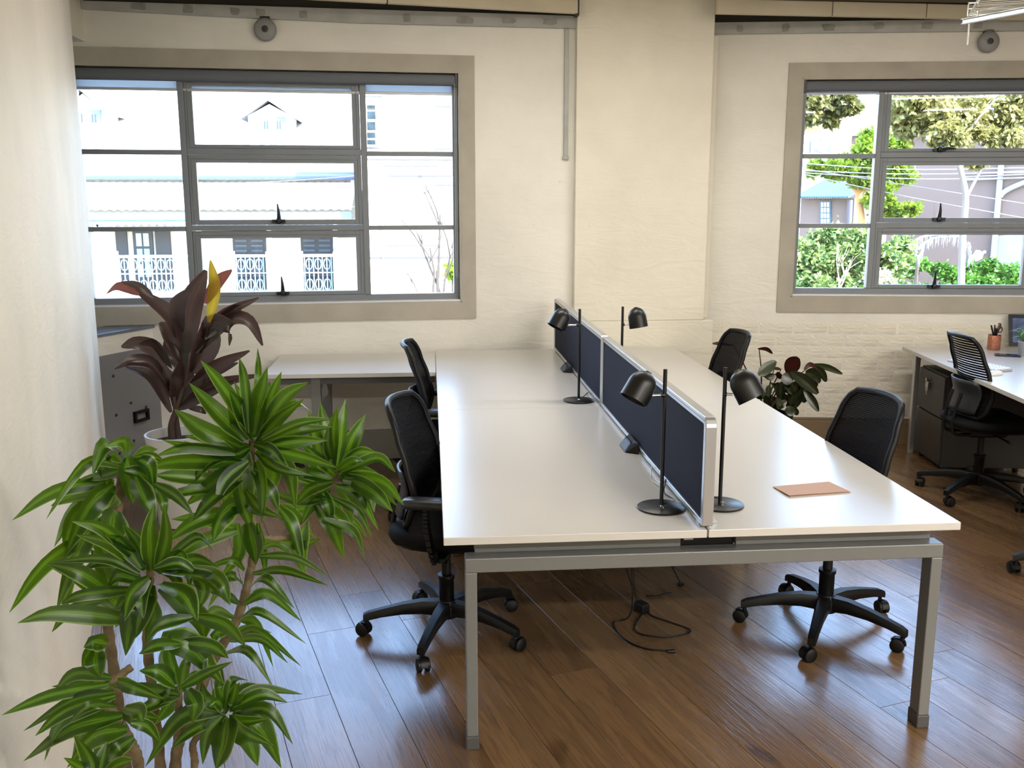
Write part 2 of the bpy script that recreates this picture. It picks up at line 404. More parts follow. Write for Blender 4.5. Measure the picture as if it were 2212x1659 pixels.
def fascia(a, b, z0, z1, joints, name):
    a = Vector(a); b = Vector(b); root = empty(name, (a+b)/2+Vector((0, 0, z0)), kind='structure'); d = b-a; prev = 0
    for j in joints+[1]:
        p = a+d*(prev+.0012); q = a+d*(j-.0012)
        G().bar(p+Vector((0, 0, (z0+z1)/2)), q+Vector((0, 0, (z0+z1)/2)), .04, z1-z0).build('fascia_board', M_cream, root, bevel=.002)
        prev = j
fascia((.944, 6.235, 0), (-2.6, 5.56, 0), 2.845, 3.0, [.33, .67], 'trim_7')
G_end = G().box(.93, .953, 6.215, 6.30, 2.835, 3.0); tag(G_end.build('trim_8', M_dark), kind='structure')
fascia((1.80, 6.15, 0), (4.3, 6.22, 0), 2.842, 2.928, [.30, .55], 'trim_9')
g = G().box(1.8, 4.6, 5.9, 6.14, 2.93, 2.99); tag(g.build('trim_10', mat('brown_purlin', (92, 78, 58), .7, var=.1)), kind='structure')
g = G().box(-3.6, 7, -4.5, 7, HC, HC+.1); tag(g.build('ceiling', mat('ceiling_paint', (206, 198, 180), .8)), kind='structure')
# conduits beside the pillar and nib at the left end
g = G(); FL.box(g, .585, .612, 1.98, 2.775, 0, .018); FL.box(g, .578, .618, 1.965, 1.985, 0, .022)
tag(g.build('trim_11', M_grey, bevel=.002), kind='structure')
g = G().box(-2.25, -2.015, 5.9, 6.2, 2.63, HC); tag(g.build('trim_12', M_part, bevel=.004), kind='structure')
# skirtings
g = G(); FR.box(g, -.43, 4.1, 0, .165, 0, .03); FR.box(g, -.43, 4.1, .165, .185, 0, .012); tag(g.build('baseboard_right', M_skirt, bevel=.003), kind='structure')
g = G(); FL.box(g, -2.5, .66, 0, .2, 0, .03); tag(g.build('baseboard_left', mat('grey_skirting', (150, 148, 142), .55, var=.06), bevel=.003), kind='structure')

# left partition, running away from the camera at 15 degrees
E0 = Vector((-1.85, 5.45, 0)); pdv = Vector((.713, -2.642, 0)).normalized(); pno = Vector((pdv.y, -pdv.x, 0))   # pno points left, away from the room
E1 = E0+pdv*7.2
g = G().hexa([E0, E1, E1+pno*.11, E0+pno*.11]+[q+Vector((0, 0, HC)) for q in (E0, E1, E1+pno*.11, E0+pno*.11)])
tag(g.build('wall_left', M_part), kind='structure')
def part_y(x, y):        # distance along y where a sight line meets the partition
    v = ray(x, y); n = pno; return ((E0-CAM).dot(n)/v.dot(n))*v.y
# walls behind and beside the camera close the room
g = G().box(6.4, 6.5, -4.5, 6.2, 0, HC); tag(g.build('wall_right', M_part), kind='structure')
g = G().box(-3.6, 6.5, -4.2, -4.1, 0, HC); tag(g.build('wall_behind', M_part), kind='structure')
g = G().box(-3.6, -3.5, -4.5, 6.2, 0, HC); tag(g.build('wall_far_left', M_part), kind='structure')

# low wall in the corner with ledge and studded grey panel
a = Vector((-2.25, 5.18, 0)); b = Vector((-1.705, 6.262, 0)); dv = (b-a).normalized(); nv = Vector((-dv.y, dv.x, 0))
low = empty('trim_13', (a+b)/2, kind='structure')
G().hexa([a, b, b+nv*.22, a+nv*.22]+[q+Vector((0, 0, .915)) for q in (a, b, b+nv*.22, a+nv*.22)]).build('low_wall', M_wall, low)
a2 = a-nv*.012; b2 = b-nv*.012
G().hexa([a2+Vector((0, 0, .915)), b2+Vector((0, 0, .915)), b+nv*.23+Vector((0, 0, .915)), a+nv*.23+Vector((0, 0, .915)), a2+Vector((0, 0, .932)), b2+Vector((0, 0, .932)), b+nv*.23+Vector((0, 0, .932)), a+nv*.23+Vector((0, 0, .932))]).build('ledge', mat('glossy_grey_ledge', (96, 110, 132), .22), low, bevel=.003)
pz = Vector((0, 0, .05)); pt = Vector((0, 0, .80)); p0 = a-nv*.014; p1 = b-nv*.014-dv*.02
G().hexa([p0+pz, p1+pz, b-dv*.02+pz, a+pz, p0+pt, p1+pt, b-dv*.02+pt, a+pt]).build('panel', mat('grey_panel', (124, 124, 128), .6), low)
M_bolt = mat('bolt_head', (70, 70, 74), .4, .6)
for i in range(7):
    for j in range(3):
        t = .36+i*.125; z = .72-j*.24-(i % 2)*.05
        q = a+dv*t-nv*.014; mm = Matrix.Translation(q+Vector((0, 0, z))) @ (-nv).to_track_quat('Z', 'Y').to_matrix().to_4x4()
        G().lathe([(.009, 0), (.009, .004), (.006, .007), (.0005, .007)], 8, mm).build('bolt', M_bolt, low)
q = a+dv*.93-nv*.016
g = G(); X = dv; N = -nv
for (s0, s1, z0, z1) in ((-.06, .06, .405, .42), (-.06, .06, .35, .365), (-.06, -.045, .365, .405), (.045, .06, .365, .405)):
    g.hexa([q+X*s0+N*.02+Vector((0, 0, z0)), q+X*s1+N*.02+Vector((0, 0, z0)), q+X*s1+Vector((0, 0, z0)), q+X*s0+Vector((0, 0, z0)), q+X*s0+N*.02+Vector((0, 0, z1)), q+X*s1+N*.02+Vector((0, 0, z1)), q+X*s1+Vector((0, 0, z1)), q+X*s0+Vector((0, 0, z1))])
g.build('socket_frame', M_black, low)

# ------------------------------------------------------------------ windows
def latch(F, s, z, parent, lying=False):
    """black casement stay handle: foot plate, boss and tapering lever"""
    g = G(); b = F.at(s, z, -.048)
    F.box(g, s-.040, s+.040, z-.008, z+.014, -.06, -.036)
    g.lathe([(.020, 0), (.021, .012), (.014, .022), (.0005, .024)], 10, Matrix.Translation(F.at(s, z+.006, -.045)) @ F.n.to_track_quat('Z', 'Y').to_matrix().to_4x4())
    e = F.at(s+.10, z+.008, -.02) if lying else F.at(s-.004, z+.112, -.03)
    m = F.at(s+.05, z+.012, -.028) if lying else F.at(s, z+.06, -.034)
    g.tube([b, m, e], [.016, .010, .0045], 8)
    return g.build('latch', M_blackm, parent, smooth=40)
def window(F, s0, s1, m1, m2, name, latches):
    root = empty(name, F.at((s0+s1)/2, WZ0, -.08), kind='structure')
    g = G(); D0, D1 = -.115, -.055; fw = .034
    F.box(g, s0, s1, WZ1-.045, WZ1-.010, D0, D1); F.box(g, s0, s1, WZ0+.010, 1.098, D0, D1); F.box(g, s0, s0+fw, 1.098, WZ1-.045, D0, D1); F.box(g, s1-fw, s1, 1.098, WZ1-.045, D0, D1)
    g.build('frame', M_frame, root, bevel=.003)
    g = G(); F.box(g, s0, s1, WZ0+.008, WZ0+.02, -.06, .004); g.build('sill', mat('white_sill', (214, 216, 222), .3), root, bevel=.003)
    for (a, b) in (m1, m2):
        g = G(); F.box(g, a, b, 1.098, WZ1-.045, D0, D1+.006); g.build('mullion', M_frame, root, bevel=.003)
    for (a, b) in ((s0+fw, m1[0]), (m2[1], s1-fw)):
        for (z0, z1) in ((1.514, 1.543), (1.983, 2.012)):
            g = G(); F.box(g, a, b, z0, z1, D0+.01, D1); g.build('glazing_bar', M_frame, root, bevel=.002)
        for (z0, z1) in ((1.098, 1.516), (1.541, 1.986), (2.011, WZ1-.045)):
            g = G(); F.box(g, a-.004, b+.004, z0-.004, z1+.004, -.090, -.086); g.build('pane', M_glass, root)
    a, b = m1[1], m2[0]
    for (z0, z1) in ((1.516, 1.549), (1.986, 2.022)):
        g = G(); F.box(g, a, b, z0, z1, D0, D1+.006); g.build('transom', M_frame, root, bevel=.003)
    for (z0, z1, r0, r1, L) in ((1.098, 1.516, .026, .048, latches[2]), (1.549, 1.986, .034, .050, latches[1]), (2.022, WZ1-.045, .024, .062, latches[0])):
        g = G(); st = .05; e = .002
        F.box(g, a+e, a+st, z0+e, z1-e, -.105, D1-.004); F.box(g, b-st, b-e, z0+e, z1-e, -.105, D1-.004)
        F.box(g, a+st, b-st, z0+e, z0+r0, -.105, D1-.004); F.box(g, a+st, b-st, z1-r1, z1-e, -.105, D1-.004)
        # inner step of the sash
        F.box(g, a+.018, a+.024, z0+.012, z1-.012, D1-.004, D1+.0005); F.box(g, b-.024, b-.018, z0+.012, z1-.012, D1-.004, D1+.0005); F.box(g, a+.018, b-.018, z1-.03, z1-.024, D1-.004, D1+.0005)
        sash = g.build('sash', M_frame, root, bevel=.003)
        g = G(); F.box(g, a+st-.006, b-st+.006, z0+r0-.006, z1-r1+.006, -.090, -.086); g.build('pane', M_glass, sash)
        if L is not None: latch(F, L[0], z0+r0-.012, sash, L[1])
    return root
window(FL, LA+.012, LB-.012, (-1.818-.008, -1.782-.008), (-.722, -.684), 'window_1', (None, (-1.252, False), (-1.248, False)))
window(FR, RA+.012, RB-.012, (.680, .716), (1.78, 1.816), 'window_2', ((1.10, True), (1.135, False), (1.138, False)))
def blind(F, s0, s1, label, drop):
    root = empty('roller_blind', F.at((s0+s1)/2, WZ1-.06, -.03), label, 'blind')
    zc = WZ1-.052; n = 14; g = G()
    rings = [[F.at(s, zc+math.sin(2*math.pi*k/n)*.036, -.032+math.cos(2*math.pi*k/n)*.03) for k in range(n+1)] for s in (s0+.02, s1-.02)]
    g.grid(rings); g.build('roll', mat('charcoal_blind_fabric', (104, 108, 114), .8), root, smooth=60)
    g = G(); F.box(g, s0+.004, s0+.018, zc-.04, zc+.04, -.066, -.002); F.box(g, s1-.018, s1-.004, zc-.04, zc+.04, -.066, -.002); g.build('bracket', M_blackm, root)
    t = NT('blind_screen') if 'blind_screen' not in MATS else None
    if t:
        tl = t.n('ShaderNodeBsdfTranslucent'); tl.inputs[0].default_value = lin((190, 195, 200)); mx = t.n('ShaderNodeMixShader'); mx.inputs[0].default_value = .8
        t.p.inputs['Base Color'].default_value = lin((130, 132, 134)); t.l(t.p.outputs[0], mx.inputs[1]); t.l(tl.outputs[0], mx.inputs[2]); t.l(mx.outputs[0], t.o.inputs[0]); MATS['blind_screen'] = t.m
    g = G(); F.box(g, s0+.03, s1-.03, zc-.036-drop, zc, -.0645, -.0635); g.build('screen_fabric', MATS['blind_screen'], root)
    g = G(); F.box(g, s0+.025, s1-.025, zc-.052-drop, zc-.036-drop, -.07, -.056); g.build('hem_bar', mat('pale_grey_bar', (186, 188, 194), .4, .3), root, bevel=.003)
    return root
bl = blind(FL, LA+.012, LB-.012, 'charcoal roller blind rolled up at the head of the left window', .038)
pts = [FL.at(LB-.024, 2.44, -.008), FL.at(LB-.026, 1.9, -.006), FL.at(LB-.028, 1.22, -.006), FL.at(LB-.034, 1.20, -.006), FL.at(LB-.038, 1.22, -.006), FL.at(LB-.036, 1.9, -.006), FL.at(LB-.034, 2.44, -.008)]
G().tube(pts, .0022, 5).build('chain', mat('pale_bead_chain', (170, 172, 176), .5), bl)
blind(FR, RA+.012, RB-.012, 'charcoal roller blind rolled up at the head of the right window', .0)
# round alarm bells under the beam
def bell(F, s, z, label):
    root = empty('alarm_bell', F.at(s, z, 0), label, 'bell')
    mm = Matrix.Translation(F.at(s, z, 0)) @ F.n.to_track_quat('Z', 'Y').to_matrix().to_4x4()
    G().lathe([(.0005, 0), (.03, 0), (.03, .02), (.064, .02), (.068, .026), (.067, .040), (.056, .052), (.03, .058), (.0005, .059)], 28, mm).build('gong', mat('grey_gong_paint', (142, 142, 142), .5), root, smooth=40)
    G().lathe([(.020, .057), (.020, .063), (.012, .066), (.012, .062), (.006, .062), (.006, .070), (.0005, .071)], 16, mm).build('boss', mat('dark_boss', (66, 66, 66), .45), root, smooth=40)
    g = G(); F.box(g, s-.03, s+.03, z+.055, z+.078, 0, .03); g.build('bracket', M_dark, root)
bell(FL, FL.px(574, 66)[0], FL.px(574, 66)[1], 'round grey alarm bell on the wall above the left window')
bell(FR, FR.px(2131, 92)[0], FR.px(2131, 92)[1], 'round grey alarm bell on the wall above the right window')

# ceiling battens (they light the room; above and behind the camera)
M_tube = mat('lit_diffuser', (255, 236, 205), .5, emit=(255, 236, 205), es=4)
def batten(x, y, rz, label, power, z=2.97):
    root = empty('ceiling_light', (x, y, z), label, 'light', 'ceiling battens of the office', rz=rz)
    G().box(-.75, .75, -.06, .06, .02, .088).build('housing', mat('white_steel', (225, 225, 220), .4), root, local=True, bevel=.004)
    G().box(-.74, .74, -.05, .05, 0, .02).build('diffuser', M_tube, root, local=True)
    ld = bpy.data.lights.new('batten_light', 'AREA'); ld.shape = 'RECTANGLE'; ld.size = 1.45; ld.size_y = .1; ld.energy = power; ld.color = (1, .965, .90)
    lo = bpy.data.objects.new('batten_light', ld); C.objects.link(lo); lo.location = (0, 0, -.01); lo.parent = root
for (x, y, k, lb) in ((.5, 4.6, .42, 'white batten light on the ceiling over the far end of the bench desk'), (2.5, 4.5, .40, 'white batten light on the ceiling before the right window'), (2.2, .2, .6, 'white batten light on the ceiling, the middle one of the front row'), (4.6, .2, 1.2, 'white batten light on the ceiling near the right wall'), (.6, -1.6, 1.0, 'white batten light on the ceiling behind the left plant'), (2.6, -1.6, 2.6, 'white batten light on the ceiling at the back of the office'), (4.8, -1.6, 2.6, 'white batten light on the ceiling in the back right corner')):
    batten(x, y, 0, lb, LAMP_W*k)
# ================================================================== DESKS
def slab(x0, x1, y0, y1, name, parent, z0=.70, z1=.725):
    return G().box(x0, x1, y0, y1, z0, z1).build(name, M_white, parent, bevel=.0018)
bench = empty('bench_desk', (.83, 4.5, 0), 'long white four seat bench desk on grey steel legs in the middle', 'desk')
for (x0, x1) in ((.027, .8265), (.8315, 1.632)):
    for (y0, y1) in ((2.705, 4.4655), (4.467, 6.283)): slab(x0, x1, y0, y1, 'tabletop', bench)
for y in (2.752, 4.44, 6.17):
    G().box(.092, 1.610, y, y+.06, .592, .638).build('cross_rail', M_steel, bench, bevel=.003)
    for x in (.092, 1.574):
        lg = G().box(x, x+.036, y, y+.06, .045, .592).build('leg', M_steel, bench, bevel=.003)
        G().box(x-.003, x+.039, y-.003, y+.063, 0, .045).build('foot', mat('dark_foot', (74, 74, 74), .6), lg, bevel=.004)
for (x0, x1) in ((.123, .771), (.949, 1.589)):
    G().box(x0, x1, 2.80, 2.815, .638, .70).build('end_fascia', M_steel, bench, bevel=.002)
for x in (.123, .755, .949, 1.573):
    G().box(x, x+.016, 2.816, 6.25, .638, .70).build('side_beam', M_steel, bench)
G().box(.773, .947, 2.818, 2.98, .60, .698).build('cable_box', M_black, bench, bevel=.003)
G().box(.785, .815, 2.812, 2.820, .655, .67).build('socket', mat('pale_socket', (200, 200, 196), .4), bench)
G().box(.72, .98, 3.1, 6.1, .585, .60).build('cable_tray', M_black, bench)

ret = empty('return_desk', (-.47, 5.86, 0), 'narrow white side desk below the left window, joined to the bench desk', 'desk')
slab(-.965, .0245, 5.482, 6.215, 'tabletop', ret)
G().box(-.88, .02, 5.535, 5.56, .655, .70).build('rail', mat('dark_steel', (92, 92, 94), .5, .3), ret)
G().box(-.88, .02, 6.12, 6.145, .655, .70).build('rail', MATS['dark_steel'], ret)
for (x, y) in ((-.70, 5.53), (-.70, 6.1)):
    lg = G().box(x, x+.055, y, y+.05, .045, .70).build('leg', M_steel, ret, bevel=.003)
    G().box(x-.002, x+.057, y-.002, y+.052, 0, .045).build('foot', MATS['dark_foot'], lg, bevel=.003)
G().hexa([(-.64, 5.54, .56), (-.60, 5.54, .60), (-.60, 5.57, .60), (-.64, 5.57, .56), (-.64, 5.54, .60), (-.62, 5.54, .70), (-.62, 5.57, .70), (-.64, 5.57, .60)]).build('brace', M_steel, ret)

# desk screens
M_navy = mat('navy_screen_fabric', (34, 37, 54), .85, var=.06, vscale=60, bump=.25, bscale=700, spec=.2)
def screen(y0, y1, label):
    root = empty('desk_screen', (.829, (y0+y1)/2, .725), label, 'screen', 'desk screens along the middle of the bench')
    z0, z1 = .733, 1.072; x0, x1 = .812, .846; w = .024; r = .03
    g = G()
    # rounded aluminium frame as a swept loop
    ol = []; il = []
    def corner(cy, cz, a0, rr): return [(cy+math.cos(R(a0+a))*rr, cz+math.sin(R(a0+a))*rr) for a in (0, 22.5, 45, 67.5, 90)]
    ol = corner(y1-r, z1-r, 0, r)+corner(y0+r, z1-r, 90, r)+corner(y0+.006, z0+.006, 180, .006)+corner(y1-.006, z0+.006, 270, .006)
    il = corner(y1-w-.008, z1-w-.008, 0, .008)+corner(y0+w+.008, z1-w-.008, 90, .008)+corner(y0+w+.002, z0+w*.7+.002, 180, .002)+corner(y1-w-.002, z0+w*.7+.002, 270, .002)
    n = len(ol); vs = []
    for x in (x0, x1): vs += [(x, a, b) for a, b in ol]+[(x, a, b) for a, b in il]
    vs += [((x0+x1)/2-.017-.004*0, a, b) for a, b in ol]
    fs = []
    for k in range(n):
        j = (k+1) % n
        fs += [(k, j, n+j, n+k), (2*n+k, 3*n+k, 3*n+j, 2*n+j), (k, 2*n+k, 2*n+j, j), (n+k, n+j, 3*n+j, 3*n+k)]
    g.add(vs[:4*n], fs); g.build('frame', M_alu, root, bevel=.003, seg=3)
    for x in (x0-.0006, x1-.0004):
        G().box(x, x+.001, y0+.014, y1-.014, z1-.0125, z1-.0105).build('groove', mat('dark_groove', (90, 92, 96), .4, .6), root)
    G().box(x0+.006, x1-.006, y0+w-.004, y1-w+.004, z0+w*.7-.004, z1-w+.004).build('panel', M_navy, root)
    for y in (y0+.05, y1-.08):
        g = G(); g.add([(x1, y, .7255), (x1+.03, y, .7255), (x1, y, .78), (x1, y+.03, .7255), (x1+.03, y+.03, .7255), (x1, y+.03, .78)], [(0, 1, 2), (3, 5, 4), (0, 3, 4, 1), (1, 4, 5, 2), (0, 2, 5, 3)])
        g.build('clamp', M_alu, root)
        G().box(x0+.004, x1-.004, y, y+.03, .7252, .734).build('clamp', M_alu, root)
    return root
screen(2.712, 4.462, 'navy fabric desk screen in aluminium frame, the near one at the desk end')
screen(4.470, 6.235, 'navy fabric desk screen in aluminium frame, the far one by the pillar')

# black wedge shaped cable boxes at the foot of the screens
def wedge(y, label):
    root = empty('cable_port', (.78, y, .725), label, 'cable port', 'black cable ports at the foot of the screens')
    g = G(M=Matrix.Translation((.809, y, .7255)))
    g.hexa([(-.055, -.07, 0), (0, -.10, 0), (0, .10, 0), (-.055, .05, 0), (-.030, -.045, .034), (0, -.085, .046), (0, .085, .046), (-.035, .035, .034)])
    g.build('hood', M_black, root, bevel=.008, seg=3)
    g = G(M=Matrix.Translation((.809, y, .7255))); g.box(-.028, -.004, -.05, .05, .0362, .0385); g.build('flap', mat('dark_flap', (38, 38, 40), .3), root)
wedge(3.68, 'black cable port at the foot of the near navy screen')
wedge(5.47, 'black cable port at the foot of the far navy screen')

# ------------------------------------------------------------------ lamps
def make_lamp(x, y, label, head_d, axis, arm_z, cordpts, name='desk_lamp', g_='black desk lamps on the bench desk', top=1.184):
    """disc base, straight pole, dome shade on a chrome arm"""
    z = .7255; root = empty(name, (x, y, z), label, 'lamp', g_); T = Matrix.Translation((x, y, z))
    G(T).lathe([(.0005, 0), (.077, 0), (.078, .002), (.078, .005), (.076, .0065), (.0005, .0065)], 40).build('base', M_blackm, root, smooth=40)
    G(T).tube([(0, 0, .006), (0, 0, top-z)], .0065, 12).build('pole', M_blackm, root, smooth=40)
    G(T).lathe([(.010, .006), (.010, .010), (.007, .013), (.0005, .013)], 12, Matrix.Translation((.004, -.008, 0))).build('screw', M_chrome, root, smooth=40)
    a = Vector(axis).normalized(); hc = Vector(head_d)            # centre of the shade, offset from the pole foot
    q = (-a).to_track_quat('Z', 'Y').to_matrix().to_4x4(); H = T @ Matrix.Translation(hc) @ q
    prof = [(.0468, -.052), (.0462, -.03), (.0455, 0)]+[(.0455*math.cos(R(t)), .0455*math.sin(R(t))*1.08) for t in range(10, 90, 10)]+[(.009, .049)]
    inner = [(.0075, .046)]+[(.043*math.cos(R(t)), .043*math.sin(R(t))) for t in range(80, 0, -10)]+[(.043, 0), (.044, -.03), (.0446, -.052)]
    sh = G(H).lathe(prof+inner+[prof[0]], 36).build('shade', M_blackm, root, smooth=50)
    G(H).lathe([(.0105, .0475), (.0105, .050), (.007, .0515), (.0005, .0515)], 16).build('cap', mat('dark_cap', (60, 60, 60), .3, .6), sh, smooth=40)
    G(H).lathe([(.0005, -.03), (.014, -.028), (.02, -.01), (.012, .012), (.010, .03), (.0005, .03)], 14).build('bulb', mat('frosted_bulb', (210, 208, 200), .4), sh, smooth=60)
    # arm from the pole to the rear rim of the shade
    side = Vector((hc.x, hc.y, 0)).normalized()
    pA = T @ Vector((0, 0, arm_z)); pB = T @ (hc-side*.036+Vector((0, 0, arm_z-hc.z)))
    G().tube([pA, pA+(pB-pA)*.3], .008, 10).build('knuckle', M_blackm, root, smooth=40)
    G().tube([pA, pB], .0048, 10).build('arm', M_chrome, root, smooth=40)
    if cordpts: G().tube(bez(cordpts, 6), .0022, 6).build('cord', M_blackm, root, smooth=60)
    return root
d = .729
make_lamp(.736, 2.921, 'black dome lamp nearest the desk end, left of the screen', (-.078, -.008, .408), (-.52, -.22, -.83), .375,
          [(.736, 2.93, .745), (.75, 2.95, .733), (.785, 2.95, d), (.797, 3.0, d), (.78, 3.06, .734), (.80, 3.12, .76), (.806, 3.16, .74), (.806, 3.2, d)])
make_lamp(.935, 2.935, 'black dome lamp nearest the desk end, right of the screen', (.058, -.02, .407), (.42, -.30, -.85), .372,
          [(.935, 2.935, .75), (.90, 2.93, .755), (.87, 2.94, .742), (.857, 2.98, d)])
make_lamp(.727, 4.61, 'far black dome lamp left of the screen', (-.094, -.01, .415), (-.5, -.2, -.84), .38,
          [(.727, 4.62, .745), (.75, 4.66, d), (.78, 4.68, .75), (.79, 4.74, .735), (.806, 4.80, d)])
make_lamp(.958, 4.70, 'far black dome lamp right of the screen, in front of the pillar', (.072, -.01, .405), (.16, -.12, -.97), .368,
          [(.958, 4.70, .745), (.90, 4.72, d), (.857, 4.76, d)])

# white data cord looping out below the near screen
def cord(name, pts, r, m, label, cat='cord', n=6):
    g = G().tube(bez(pts, n), r, 6); o = g.build(name, m, loc=pts[0], smooth=60); return tag(o, label, cat)
cord('data_cord', [(.806, 3.36, .74), (.79, 3.30, .729), (.775, 3.22, .7285), (.79, 3.12, .735), (.805, 3.07, .729)], .0022, mat('white_cord', (214, 214, 212), .5), 'thin white cord looping out under the near screen', n=6)
# folded pink paper
pv = [(1.182, 3.111), (1.399, 3.148), (1.402+.02, 3.028), (1.197, 2.999)]
g = G().add([(x, y, .7257) for x, y in pv]+[(x, y, .7272) for x, y in pv], [(0, 3, 2, 1), (4, 5, 6, 7), (0, 1, 5, 4), (1, 2, 6, 5), (2, 3, 7, 6), (3, 0, 4, 7)])
pap = empty('paper_folder', (1.3, 3.07, .7257), 'folded salmon pink paper lying on the right half of the bench desk', 'paper')
M_pink = mat('salmon_paper', (192, 158, 140), .75)
g.build('lower_sheet', M_pink, pap)
G().add([(x-.004, y+.002, .7273+.001*i) for i, (x, y) in enumerate(pv)]+[(x-.004, y+.002, .7285+.001*i) for i, (x, y) in enumerate(pv)], [(0, 3, 2, 1), (4, 5, 6, 7), (0, 1, 5, 4), (1, 2, 6, 5), (2, 3, 7, 6), (3, 0, 4, 7)]).build('upper_sheet', M_pink, pap)

# cords and adapters on the floor under the bench
z = .006
cz = lambda x, y: onz(x, y, z)
pc = empty('power_lead', onz(1450, 1407, 0), 'long black power cord hanging down and ending on the floor under the desk', 'cord')
G().tube(bez([(.80, 3.75, .59), (.81, 3.70, .3), (.80, 3.62, .05), cz(1326, 1345), cz(1345, 1378), cz(1390, 1400), cz(1445, 1406)], 8), .0035, 6).build('cable', M_black, pc, smooth=60)
e = cz(1452, 1407); G().tube([e-Vector((.02, 0, 0)), e, e+Vector((.012, 0, .0))], [.006, .009, .008], 8).build('plug', M_black, pc, smooth=60)
pa = empty('power_adapter', onz(1384, 1322, 0), 'black plug adapter with a looped cord on the floor under the desk', 'adapter')
p = onz(1386, 1322, 0); G(Matrix.Translation(p) @ Matrix.Rotation(.5, 4, 'Z')).box(-.022, .022, -.03, .03, 0, .045).build('body', M_black, pa, bevel=.008, seg=3)
G().tube(bez([(.83, 3.9, .59), (.845, 3.85, .30), p+Vector((-.02, .04, .06)), p+Vector((0, .01, .04))], 8), .003, 6).build('upper_cord', M_black, pa, smooth=60)
G().tube(bez([p+Vector((0, -.02, .01)), cz(1372, 1362), cz(1425, 1376), cz(1478, 1370), cz(1490, 1360), cz(1450, 1345), cz(1408, 1330), p+Vector((.02, 0, .01))], 8), .0035, 6).build('looped_cord', M_black, pa, smooth=60)
pb = empty('extension_lead', onz(1470, 1262, 0), 'thin black cord sagging in a curve further back under the desk', 'cord')
G().tube(bez([(.84, 4.2, .59), (.83, 4.15, .3), cz(1366, 1268), cz(1405, 1287), cz(1440, 1280), cz(1470, 1263), (1.0, 4.2, .25), (1.02, 4.3, .59)], 8), .003, 6).build('cable', M_black, pb, smooth=60)
e = cz(1472, 1262); G().tube([e-Vector((.015, 0, 0)), e+Vector((.012, .004, .0))], .007, 8).build('connector', M_black, pb, smooth=60)

# ================================================================== TASK CHAIRS
M_seat = mat('black_seat_fabric', (6, 6, 8), .75, bump=.2, bscale=900, spec=.2)
M_bmesh = mesh_fabric('black_back_mesh', (9, 10, 16), .10, 900)
M_bmesh2 = mesh_fabric('slatted_back_mesh', (7, 7, 9), .75, 430)
M_shell = mat('charcoal_shell', (36, 39, 44), .4)
M_pad = mat('arm_pad', (32, 33, 36), .35)
def prof(v):        # forward offset of the backrest at height v
    P = [(-.1, -.165), (0, -.145), (.3, -.112), (.55, -.140), (.8, -.178), (1, -.208), (1.1, -.222)]
    for (a, p), (b, q) in zip(P, P[1:]):
        if v <= b: t = (v-a)/(b-a); t = t*t*(3-2*t)*.5+t*.5; return p+(q-p)*t
    return P[-1][1]
BZ0, BZ1 = .50, .945
def back_pt(u, v, dx=0.):
    hw = .19+.032*math.sin(min(1, max(0, v))*math.pi*.85+.35)-.012*v
    return Vector((prof(v)+.05*u*u+dx, hw*u, BZ0+(BZ1-BZ0)*v+.012*(1-u*u)*v))
